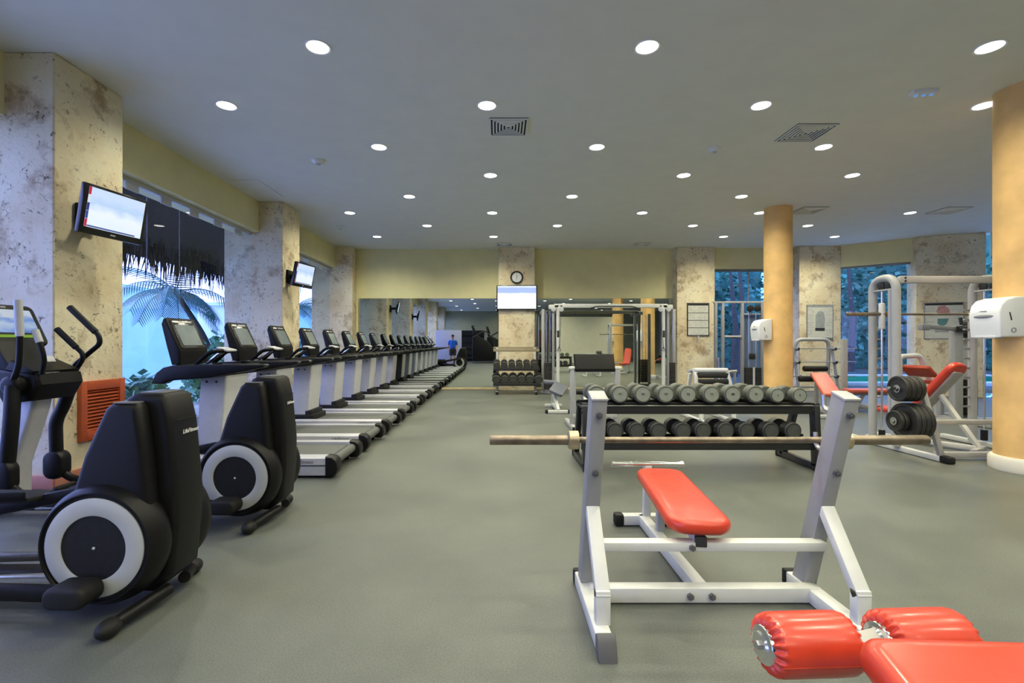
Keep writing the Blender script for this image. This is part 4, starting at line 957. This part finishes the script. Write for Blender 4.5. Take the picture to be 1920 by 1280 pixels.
def press_station():
    t = Thing('press_station', 'pale bent-frame machine with small red pads behind the plate stack', 'gym machine', (7.9, 9.0, 0), world=True)
    t.part(MB().tube([(7.35, 8.9, .05), (7.36, 8.9, 1.08), (7.72, 8.9, 1.10), (7.98, 8.9, .5), (8.05, 8.9, .06)], .045, 14, .08), 'bent_frame', 'white')
    t.part(MB().prism(rrect(.30, .45, .05), 0, .07, 'xy', bev=.025, mat=Matrix.Translation((7.60, 8.8, .80)) @ Euler((0, R(35), R(20))).to_matrix().to_4x4()), 'back_pad', 'reddark')
    t.part(MB().prism(rrect(.36, .36, .06, 7.95, 8.75), .60, .67, 'xy', bev=.025), 'seat', 'reddark')
    t.part(MB().beam((7.95, 8.75, .6), (7.95, 8.75, .05), .07, .07, .008, up=(0, 1, 0)).beam((7.3, 8.9, .04), (8.4, 8.9, .04), .07, .07, .008).beam((7.95, 8.5, .035), (7.95, 9.3, .035), .07, .06, .008), 'base', 'wgrey')
    return t
ps = press_station(); ps.e.location += Vector((-.22, -.35, 0))
def lever_machine():
    t = Thing('chest_press_machine', 'grey selector machine with lever arms beyond the right smith upright', 'gym machine', (7.75, 7.9, 0), world=True)
    t.part(MB().beam((7.62, 8.0, .05), (7.62, 8.0, 1.60), .14, .12, .012, up=(0, 1, 0)), 'main_post', 'wgrey')
    t.part(MB().beam((7.86, 8.1, .05), (7.86, 8.1, 1.48), .24, .05, .01, up=(0, 1, 0)), 'stack_cover', 'lgrey')
    st = MB()
    for k in range(12): st.box((7.86, 8.02, .14+k*.05), (.2, .10, .044), bev=.004)
    t.part(st, 'weight_stack', 'plate')
    t.part(MB().beam((7.62, 7.95, 1.55), (6.98, 7.9, 1.60), .06, .07, .012).box((7.0, 7.9, 1.585), (.14, .1, .10), bev=.02), 'lever_arm', 'grey')
    t.part(MB().cyl((7.55, 7.9, 1.55), (7.85, 7.9, 1.57), .05, n=20, bev=.01).box((7.9, 8.0, 1.55), (.22, .16, .26), bev=.03), 'pivot_housing', 'blackpaint')
    t.part(MB().tube([(7.6, 7.88, 1.62), (7.58, 7.88, 1.74)], .025, 12), 'grip', 'ink')
    t.part(MB().beam((7.2, 8.0, .04), (8.4, 8.0, .04), .08, .07, .01).beam((7.62, 7.4, .04), (7.62, 8.1, .04), .08, .07, .01), 'base', 'wgrey')
lever_machine()
# ---------------------------------------------------------------- smith machine with plates and incline bench
def smith():
    t = Thing('smith_machine', 'pale grey smith machine with two rounded end frames at right', 'smith machine', (5.5, 5.95, 0), world=True)
    for nm, x in (('left', 4.87), ('right', 6.17)):
        fr = t.part(MB().tube([(x, 6.25, .06), (x, 6.25, 2.14), (x, 5.88, 2.14), (x, 5.88, .06)], .046, 18, .18, k=8), 'end_frame', 'wgrey')
        t.part(MB().beam((x, 5.88, 1.99), (x, 6.25, 1.99), .05, .02, .004), 'top_plate', 'wgrey', fr)
        t.part(MB().cyl((x, 6.10, .08), (x, 6.10, 1.99), .012, n=14), 'guide_rod', 'chrome')
        t.part(MB().cyl((x, 5.96, .45), (x, 5.96, 1.99), .030, n=18), 'counterweight_tube', 'wgrey')
        t.part(MB().cyl((x, 6.10, 1.50), (x, 6.10, 1.83), .035, n=18, bev=.008), 'carriage', 'white')
        for y in (6.11, 5.99): t.part(MB().lathe([(0, -.015), (.04, -.015), (.05, -.01), (.044, 0), (.05, .01), (.04, .015), (0, .015)], (x, y, 2.04), (1, 0, 0), 24), 'pulley', 'blackpaint')
        for k in range(11): t.part(MB().cyl((x+(.04 if nm == 'left' else -.04), 6.25, .5+k*.125), (x+(.12 if nm == 'left' else -.12), 6.25, .5+k*.125), .012, n=10), 'catch_peg', 'steel', fr)
        t.part(MB().cyl((x, 6.10, .09), (x, 6.10, .22), .035, n=16), 'rod_buffer', 'matte')
        r = t.part(MB().beam((x+.02, 6.7, .035), (x+.06, 5.32, .035), .07, .06, .008), 'foot_runner', 'white')
        t.part(MB().box((x+.065, 5.28, .04), (.09, .12, .08), bev=.02), 'foot_cap', 'matte', r)
    tb = t.part(MB().beam((4.9, 5.88, 2.10), (6.9, 5.88, 2.10), .05, .085, .008), 'top_beam', 'wgrey')
    for x in (4.96, 6.07, 6.3):
        for z in (2.08, 2.12): t.part(MB().cyl((x, 5.86, z), (x, 5.845, z), .012, n=8), 'bolt', 'ink', tb)
    t.part(MB().beam((4.95, 5.62, .40), (6.2, 5.62, .40), .05, .055, .008), 'rear_tie', 'tan').data.materials[0] = M['wgrey']
    t.part(MB().beam((4.95, 5.45, .06), (6.2, 5.45, .06), .06, .06, .008), 'front_tie', 'wgrey')
    t.part(MB().cyl((4.42, 6.10, 1.69), (4.86, 6.10, 1.69), .024, n=20, bev=.005).cyl((4.86, 6.10, 1.69), (6.9, 6.10, 1.69), .0145, n=16).cyl((4.86, 6.10, 1.69), (4.94, 6.10, 1.69), .035, n=20), 'bar', 'bar')
    # plate horns
    t.part(MB().beam((4.94, 5.36, .06), (4.72, 5.36, .84), .055, .05, .006, up=(0, 1, 0)), 'plate_tree', 'wgrey')
    t.part(MB().cyl((4.73, 5.36, .82), (4.34, 5.36, .82), .022, n=18), 'plate_horn', 'chrome')
    t.part(MB().cyl((4.83, 5.36, .46), (4.40, 5.36, .46), .022, n=18), 'plate_horn', 'chrome')
    def plate(x, z, r, th, lab, hole=.027):
        g = Thing('weight_plate', lab, 'weight plate', (x, 5.36, z-.0), group='black plates on the smith machine horns')
        dz = -(hole-.022)
        g.part(MB().lathe([(hole, -th/2), (r*.30, -th/2), (r*.32, -th*.3), (r*.78, -th*.3), (r*.82, -th/2), (r*.97, -th/2), (r, -th*.35), (r, th*.35), (r*.97, th/2), (r*.82, th/2), (r*.78, th*.3), (r*.32, th*.3), (r*.30, th/2), (hole, th/2), (hole, -th/2)], (0, 0, dz), (1, 0, 0), 48), 'disc', 'plate')
        g.part(MB().lathe([(hole, -.004), (hole+.018, -.004), (hole+.018, 0), (hole, 0)], (-th/2, 0, dz), (1, 0, 0), 24), 'hub_ring', 'steel')
        return g
    x = 4.47
    for i in range(4): plate(x+i*.055, .82, .142, .048, 'black weight plate on the upper horn of the smith machine, %s from the front' % ORD[i])
    x = 4.43
    plate(x, .46, .115, .04, 'small black weight plate on the lower horn of the smith machine, foremost of its stack')
    plate(x+.05, .46, .115, .045, 'small black weight plate on the lower horn, squeezed before the large plates')
    for i in range(4): plate(x+.105+i*.052, .46, .20, .046, 'large black plate on the lower smith machine horn, %s of the large ones' % ORD[i])
smith()
def incline():
    t = Thing('incline_bench', 'red incline bench with grey backing inside the smith machine', 'weight bench', (5.5, 6.2, 0), world=True)
    a, b = Vector((5.54, 6.36, .42)), Vector((5.72, 5.98, 1.02)); d = (b-a).normalized()
    bk = Vector((.28, -.96, 0)).normalized(); x = d.cross(bk).normalized(); n = x.cross(d)   # n: towards the front of the pad
    if n.dot(bk) > 0: n = -n; x = -x
    x = d.cross(n)
    m = Matrix((x, d, n)).transposed().to_4x4(); m.translation = (a+b)/2
    L = (b-a).length
    t.part(MB().prism(rrect(.30, L+.12, .11), -.035, .045, 'xy', bev=.03, seg=4, mat=m), 'back_pad', 'red')
    t.part(MB().prism(rrect(.17, L-.08, .03), -.06, -.034, 'xy', bev=.006, mat=m), 'backing_board', 'wgrey')
    s0 = Vector((5.42, 6.46, .42)); f = Vector((-.55, .83, 0)).normalized()
    ms = frame4(s0+f*.14, Vector((.83, .55, 0)), f)
    t.part(MB().prism(rrect(.30, .34, .06), -.035, .04, 'xy', bev=.028, seg=3, mat=ms), 'seat', 'red')
    t.part(MB().beam(m @ Vector((0, -.02, -.07)), (5.80, 5.78, .04), .05, .05, .006, up=(0, 1, 0)), 'back_strut', 'white')
    t.part(MB().beam((5.78, 5.80, .05), s0+f*.3+Vector((0, 0, -.37)), .06, .06, .008).beam(s0+Vector((0, 0, -.04)), s0+Vector((0, 0, -.38)), .06, .06, .008, up=(0, 1, 0)).beam(s0+f*-.05+Vector((0, 0, -.06)), s0+f*.28+Vector((0, 0, -.06)), .05, .05, .008), 'frame', 'white')
    t.part(MB().beam((5.62, 5.68, .035), (5.96, 5.90, .035), .06, .06, .01), 'front_foot', 'wgrey'); t.part(MB().beam(s0+f*.3+Vector((-.2, -.13, -.385)), s0+f*.3+Vector((.2, .13, -.385)), .06, .06, .01), 'rear_foot', 'wgrey')
incline()
# ---------------------------------------------------------------- outside
def ground(x0, x1, y0, y1, z, mat, label, cat, name):
    tag(MB().box(((x0+x1)/2, (y0+y1)/2, z-.05), (x1-x0, y1-y0, .1)).build(name, mat, o=((x0+x1)/2, (y0+y1)/2, z-.1)), label, cat, kind='structure')
ground(-40, -5.41, -30, 40, -.02, 'paving', 'pale paved terrace outside the left windows', 'ground', 'terrace_ground')
ground(-5.4, 60, 13.9, 60, -.02, 'soil', 'dark garden ground outside the right windows', 'ground', 'garden_ground')
ground(14.0, 60, -30, 13.9, -.02, 'soil', 'dark garden ground beyond the right wall', 'ground', 'garden_ground')
def leaf_blob(mb, c, r, n, s, sc=(1, 1, 1), rnd=random):
    bm = mb.bm
    for i in range(n):
        v = Vector((rnd.gauss(0, 1), rnd.gauss(0, 1), rnd.gauss(0, 1))).normalized()*r*(rnd.random()**.4)
        p = Vector(c)+Vector((v.x*sc[0], v.y*sc[1], v.z*sc[2]))
        a = Vector((rnd.uniform(-1, 1), rnd.uniform(-1, 1), rnd.uniform(-.8, .5))).normalized(); b = a.orthogonal(); b.rotate(Matrix.Rotation(rnd.uniform(0, 6.3), 3, a)); b.normalize()
        l = s*rnd.uniform(.7, 1.4); w = l*.38
        q = [p, p+a*l*.5+b*w, p+a*l, p+a*l*.5-b*w]
        bm.faces.new([bm.verts.new(x) for x in q])
def tree(x, y, h, r, n, s, mat, label, seed):
    rnd = random.Random(seed)
    t = Thing('tree', label, 'tree', (x, y, -.02), group='garden trees outside the right windows')
    mb = MB()
    k = 9
    for i in range(k):
        leaf_blob(mb, (rnd.uniform(-r, r)*.75, rnd.uniform(-r, r)*.5, h*rnd.uniform(.35, .95)), r*rnd.uniform(.45, .75), n//k, s, rnd=rnd)
    t.part(mb, 'crown', mat).data.polygons.foreach_set('use_smooth', [False]*0) if False else None
    t.part(MB().tube([(0, 0, 0), (.1, 0, h*.35), (-.1, .1, h*.8)], .14, 12, .3, radii=(.16, .05)), 'trunk', 'bark')
tree(7.0, 18.4, 5.0, 2.0, 10920, 0.13, 'leaf', 'bluish leafy tree left of the farther orange column outside', 1)
tree(9.3, 19.0, 5.4, 2.2, 10920, 0.14, 'leaf2', 'leafy tree outside behind the farther orange column', 2)
tree(13.2, 19.5, 6.2, 2.6, 14280, 0.16, 'leaf', 'large leafy tree filling the window between the two right chart pillars', 3)
tree(16.4, 19.0, 6.0, 2.5, 12600, 0.15, 'leaf2', 'dark leafy tree outside the window behind the smith machine', 4)
tree(19.4, 17.0, 6.0, 2.6, 10920, 0.17, 'leaf', 'leafy tree outside beyond the far right pillar', 5)
tree(16.5, 22.5, 7.0, 3.2, 10920, 0.21, 'leaf2', 'tall dark tree farther back in the garden', 6)
tree(10.5, 20.8, 7.0, 3.2, 10920, 0.21, 'leaf2', 'tall dark tree far back behind the orange column', 7)
for i, (x0, y0, x1, y1) in enumerate(((1, 24.5, 14, 26), (18, 26.5, 29, 23.5), (33, 19, 35, 2))):
    mb = MB(); rnd = random.Random(20+i); L = math.hypot(x1-x0, y1-y0)
    for k in range(int(L/1.1)):
        f = k/int(L/1.1); leaf_blob(mb, (x0+(x1-x0)*f, y0+(y1-y0)*f, rnd.uniform(1.5, 4.5)), 2.6, 900, .26, (1, 1, 1.5), rnd)
    mb.box(((x0+x1)/2, (y0+y1)/2, 3.2), (L, .6, 7.4), rot=(0, 0, math.atan2(y1-y0, x1-x0)))
    tag(mb.build('hedge', 'leaf2', o=((x0+x1)/2, (y0+y1)/2, -.02)), 'tall dark hedge, %s along the garden edge' % ('left stretch', 'middle stretch', 'right stretch')[i], 'hedge')
t = Thing('thatched_roof', 'dark thatched shelter roof outside, left of the farther orange column', 'roof', (6.6, 15.6, 0), world=True)
t.part(MB().prism([(5.6, 2.95), (7.9, 4.4), (7.9, 4.6), (5.5, 4.6)], 14.9, 16.4, 'xz'), 'roof_slope', 'thatch')
t.part(MB().cyl((5.9, 15.6, -.02), (5.9, 15.6, 3.2), .06, n=14), 'post', 'bark')
# lit pool: the water surface itself glows in place of underwater lamps
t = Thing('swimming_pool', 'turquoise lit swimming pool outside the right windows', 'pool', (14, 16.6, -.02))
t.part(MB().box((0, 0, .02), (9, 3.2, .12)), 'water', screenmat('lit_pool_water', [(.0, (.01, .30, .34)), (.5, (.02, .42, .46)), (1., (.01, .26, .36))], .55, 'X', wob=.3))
t.part(MB().box((0, -1.7, .06), (9.4, .25, .14), bev=.02).box((0, 1.7, .06), (9.4, .25, .14), bev=.02), 'coping', 'paving')
# thatched shelter, palm, white garden walls on the left
t = Thing('thatched_roof', 'dark thatched palapa roof hanging outside the left windows', 'roof', (-7.0, 9.5, 0), world=True)
rnd = random.Random(5)
mb = MB()
mb.prism([(-5.42, 4.25), (-5.42, 3.75), (-6.9, 2.98), (-7.0, 3.02), (-6.9, 3.4)], 5.6, 15.5, 'xz')
t.part(mb, 'roof_slope', 'thatch')
fr = MB()
for i in range(900):
    y = rnd.uniform(5.5, 15.6); x = rnd.uniform(-7.0, -6.3); z = 2.98+abs(x+7.0)*.5
    l = rnd.uniform(.25, .62); dx = rnd.uniform(-.10, .04); dy = rnd.uniform(-.08, .08); w = rnd.uniform(.012, .035)
    fr.quad((x, y-w, z+.05), (x, y+w, z+.05), (x+dx, y+dy+w*.2, z-l), (x+dx, y+dy-w*.2, z-l))
tag(t.part(fr, 'thatch_fringe', 'thatch'), kind='stuff')
for y in (6.0, 15.2): t.part(MB().cyl((-6.8, y, -.02), (-6.8, y, 3.1), .06, n=14), 'post', 'bark')
def palm(x, y, h, label, seed, lean=(-.5, .1)):
    t = Thing('palm_tree', label, 'palm', (x, y, -.02)); rnd = random.Random(seed)
    top = Vector((lean[0], lean[1], h))
    t.part(MB().tube([(0, 0, 0), (lean[0]*.25, lean[1]*.3, h*.5), top], .08, 14, .8, k=8, radii=(.11, .055)), 'trunk', 'bark')
    for i in range(15):
        az = i*2.4+rnd.uniform(-.2, .2); el = rnd.uniform(-.15, .95); L = rnd.uniform(1.3, 1.95)
        fr = MB(); spine = []
        d = Vector((math.cos(az)*math.cos(el), math.sin(az)*math.cos(el), math.sin(el))); p = top.copy()
        for k in range(13):
            spine.append(p.copy()); d = (d+Vector((0, 0, -.13))).normalized(); p = p+d*L/12
        fr.tube(spine, .01, 6, radii=(.016, .004))
        for k in range(1, 13):
            dd = (spine[k]-spine[k-1]).normalized(); sd = dd.cross(Vector((0, 0, 1))).normalized()
            for f in (0, .5):
                q = spine[k-1].lerp(spine[k], f); ll = .50*math.sin(PI*(k+f+1.5)/16)+.08
                for a in (-1, 1):
                    e = q+(sd*a*.8+dd*.7+Vector((0, 0, -.45))).normalized()*ll
                    fr.quad(q-dd*.022, q+dd*.022, q.lerp(e, .6)+dd*.022, e)
        t.part(fr, 'frond', 'palm')
palm(-7.7, 13.3, 2.62, 'palm tree with drooping fronds outside the first left window', 11, (-.5, -1.1))
palm(-8.0, 18.2, 2.7, 'palm tree outside the second left window', 12, (.3, 0))
tag(MB().box((-13, 14.5, 1.6), (.25, 12, 3.3)).box((-13, 14.5, 3.28), (.35, 12.1, .1)).build('garden_wall', 'outwall', o=(-13, 14.5, -.02)), 'tall white garden wall outside the first left window', 'wall')
tag(MB().box((-13.5, 24.5, 1.5), (6, 6, 3.0)).box((-13.5, 24.5, 3.05), (6.4, 6.4, .14)).build('garden_building', 'outwall', o=(-13.5, 24.5, -.02)), 'low white flat roofed building beyond the palm', 'building')
tag(MB().box((-7.5, 30, 1.3), (8, .3, 2.6)).build('garden_wall', 'outwall', o=(-7.5, 30, -.02)), 'white garden wall outside the second left window', 'wall')
for i, (x, y, z, r) in enumerate(((-6.6, 10.8, .55, .55), (-6.9, 12.4, .9, .8), (-6.6, 14.2, .7, .7), (-6.9, 16.2, .9, .9), (-6.4, 8.6, .35, .4))):
    mb = MB(); leaf_blob(mb, (x, y, z), r, 420, .17, (.8, 1, 1), random.Random(40+i))
    mb.cyl((x, y, -.02), (x, y, z), .03)
    tag(mb.build('shrub', 'leaf', o=(x, y, -.02)), 'leafy green shrub outside the left windows, %s of five from the near end' % ORD[[1, 2, 3, 4, 0][i]], 'shrub', 'shrubs outside the left windows')
# ---------------------------------------------------------------- person seen in the mirror
def person():
    t = Thing('person', 'person in a blue shirt and dark shorts behind the viewpoint, seen in the left mirror', 'person', (-2.75, -1.6, 0), 0)
    me = bpy.data.meshes.new('body'); ob = bpy.data.objects.new('body', me); C.objects.link(ob); ob.parent = t.e
    V = []; E = []; RR = []
    def add(p, r, par=None):
        V.append(p); RR.append(r); i = len(V)-1
        if par is not None: E.append((par, i))
        return i
    pel = add((0, 0, .98), .145); sp = add((0, .0, 1.15), .125, pel); ch = add((0, .0, 1.34), .145, sp); nk = add((0, .0, 1.50), .058, ch); hd0 = add((0, .02, 1.60), .075, nk); hd1 = add((0, .02, 1.70), .085, hd0); hd2 = add((0, .01, 1.77), .055, hd1)
    for s in (-1, 1):
        hp = add((s*.10, 0, .88), .095, pel); kn = add((s*.11, .03, .49), .058, hp); ca = add((s*.115, .0, .33), .055, kn); an = add((s*.12, -.02, .09), .036, ca); to = add((s*.14, .14, .035), .034, an)
        sh = add((s*.18, 0, 1.42), .062, ch); el_ = add((s*.255, -.03, 1.15), .042, sh); wr = add((s*.26, .10, .93), .028, el_); pm = add((s*.255, .14, .86), .034, wr)
        for j, (dx, l) in enumerate(((-.024, .062), (-.008, .07), (.008, .066), (.024, .052))):
            f = add((s*.255+dx*.3, .15+dx, .86-.03), .0095, pm); g = add((s*.25+dx*.2, .155+dx, .86-.03-l), .008, f)
        th = add((s*.235, .185, .85), .010, wr); add((s*.225, .20, .815), .0085, th)
    me.from_pydata(V, E, [])
    md = ob.modifiers.new('skin', 'SKIN'); md.use_smooth_shade = True
    for v, r in zip(me.skin_vertices[0].data, RR): v.radius = (r, r)
    me.skin_vertices[0].data[0].use_root = True
    ob.modifiers.new('sub', 'SUBSURF').levels = 2; ob.modifiers['sub'].render_levels = 2
    me.materials.append(M['skin'])
    f = MB()
    for s in (-1, 1): f.sph((s*.033, .098, 1.695), .011, n=10)
    t.part(f, 'eyes', 'ink', ob)
    t.part(MB().sph((0, .105, 1.665), .016, (.8, 1.1, 1.3), n=10), 'nose', 'skin', ob); t.part(MB().sph((0, .095, 1.63), .022, (1.1, .5, .3), n=10), 'mouth', 'redold', ob)
    for s in (-1, 1): t.part(MB().sph((s*.088, .01, 1.68), .026, (.4, .8, 1.2), n=10), 'ear', 'skin', ob)
    t.part(MB().sph((0, -.005, 1.735), .102, (.95, 1.05, .85)), 'hair', 'hair')
    b = MB().lathe([(.16, .86), (.185, .98), (.175, 1.15), (.195, 1.32), (.17, 1.44), (.075, 1.50)], n=28)
    for v in b.bm.verts: v.co.y *= .82
    for s in (-1, 1): b.tube([(s*.12, 0, 1.43), (s*.20, -.005, 1.38), (s*.245, -.02, 1.20)], .075, 14, .05, radii=(.085, .062))
    t.part(b, 'shirt', 'shirt')
    b = MB().lathe([(.15, .80), (.17, .90), (.165, 1.0)], n=24)
    for s in (-1, 1): b.tube([(s*.09, 0, .92), (s*.11, .01, .55)], .11, 16, radii=(.115, .10))
    t.part(b, 'shorts', 'shorts')
    for s in (-1, 1): t.part(MB().sph((s*.135, .06, .045), .05, (.95, 2.5, .85)), 'shoe', 'wplastic')
person()
# pale board and dark equipment behind the viewpoint, for the mirror
tag(MB().box((-3.1, -2.6, 1.05), (1.6, .05, 2.1), bev=.01).build('notice_board', pmat('lavender_board', (.45, .46, .62), .6), o=(-3.1, -2.6, 0)), 'tall pale lavender board behind the person, seen only in the mirror', 'board')
t = Thing('stair_climber', 'dark stair climber behind the viewpoint, seen only in the mirror', 'gym machine', (-1.0, -4.3, 0))
t.part(MB().prism([(-.5, .1), (.6, .1), (.6, .5), (.2, 1.0), (-.3, 1.3), (-.5, 1.2)], -.4, .4, 'xz', bev=.04), 'body', 'black')
t.part(MB().box((-.45, 0, 1.55), (.12, .5, .4), rot=(0, -.3, 0), bev=.03).beam((-.4, 0, 1.2), (-.45, 0, 1.5), .1, .1), 'console', 'blackgloss')
for a in (-1, 1): t.part(MB().tube([(-.45, a*.38, 1.2), (.1, a*.42, 1.5), (.5, a*.42, 1.1), (.55, a*.40, .5)], .025, 12, .1), 'handrail', 'blackpaint')
t.e.scale = (1.4, 1.4, 1.4)
c = copy_tree(t.e); c.location = (-.1, -6.2, 0); c['label'] = 'dark stair climber farther behind the viewpoint, seen only in the mirror'
t = Thing('equipment_shelf', 'tall dark equipment shelf behind the viewpoint, seen only in the mirror', 'shelf', (-1.9, -7.6, 0))
t.part(MB().box((0, 0, 1.1), (1.7, .5, 2.2), bev=.01).box((0, .2, 1.1), (1.5, .3, 1.9)), 'cabinet', 'dark')
for z in (.5, .95, 1.4, 1.85): t.part(MB().box((0, .34, z), (1.6, .25, .04)), 'shelf_board', 'blackpaint')
# ---------------------------------------------------------------- daylight, camera, colour
w = bpy.data.worlds.new('dusk'); bpy.context.scene.world = w; w.use_nodes = True
nt = w.node_tree; nt.nodes.clear()
o = nt.nodes.new('ShaderNodeOutputWorld'); bg = nt.nodes.new('ShaderNodeBackground'); nt.links.new(bg.outputs[0], o.inputs[0])
tc = nt.nodes.new('ShaderNodeTexCoord'); sp = nt.nodes.new('ShaderNodeSeparateXYZ'); r = nt.nodes.new('ShaderNodeValToRGB')
nt.links.new(tc.outputs['Generated'], sp.inputs[0]); nt.links.new(sp.outputs['X'], r.inputs[0])
mr = nt.nodes.new('ShaderNodeMapRange'); mr.inputs['From Min'].default_value = -1; mr.inputs['From Max'].default_value = 1
nt.links.new(sp.outputs['X'], mr.inputs['Value']); nt.links.new(mr.outputs[0], r.inputs[0])
# dusk sky: brighter towards the west (left), deep blue in the east
r.color_ramp.elements[0].position = .1; r.color_ramp.elements[0].color = (.74, .82, 1.85, 1)
r.color_ramp.elements[1].position = .8; r.color_ramp.elements[1].color = (.17, .55, 1.6, 1)
nt.links.new(r.outputs[0], bg.inputs[0]); bg.inputs[1].default_value = SKY
cam = bpy.data.cameras.new('camera'); co = bpy.data.objects.new('camera', cam); C.objects.link(co)
co.location = (0, 0, 1.33); co.rotation_euler = (PI/2, 0, 0)
cam.sensor_width = 36; cam.lens = 900*36/1920; cam.shift_x = 25/1920; cam.shift_y = 2/1920; cam.clip_start = .05; cam.clip_end = 200
sc = bpy.context.scene; sc.camera = co
vs = sc.view_settings; vs.view_transform = 'Standard'; vs.look = 'None'; vs.gamma = 1; vs.use_curve_mapping = False; vs.exposure = EXPO
sc.display_settings.display_device = 'sRGB'
cy = sc.cycles; cy.use_denoising = True; cy.max_bounces = 8; cy.diffuse_bounces = 4; cy.glossy_bounces = 5; cy.transparent_max_bounces = 12; cy.transmission_bounces = 4
cy.caustics_reflective = False; cy.caustics_refractive = False; cy.sample_clamp_indirect = 6; cy.use_light_tree = True
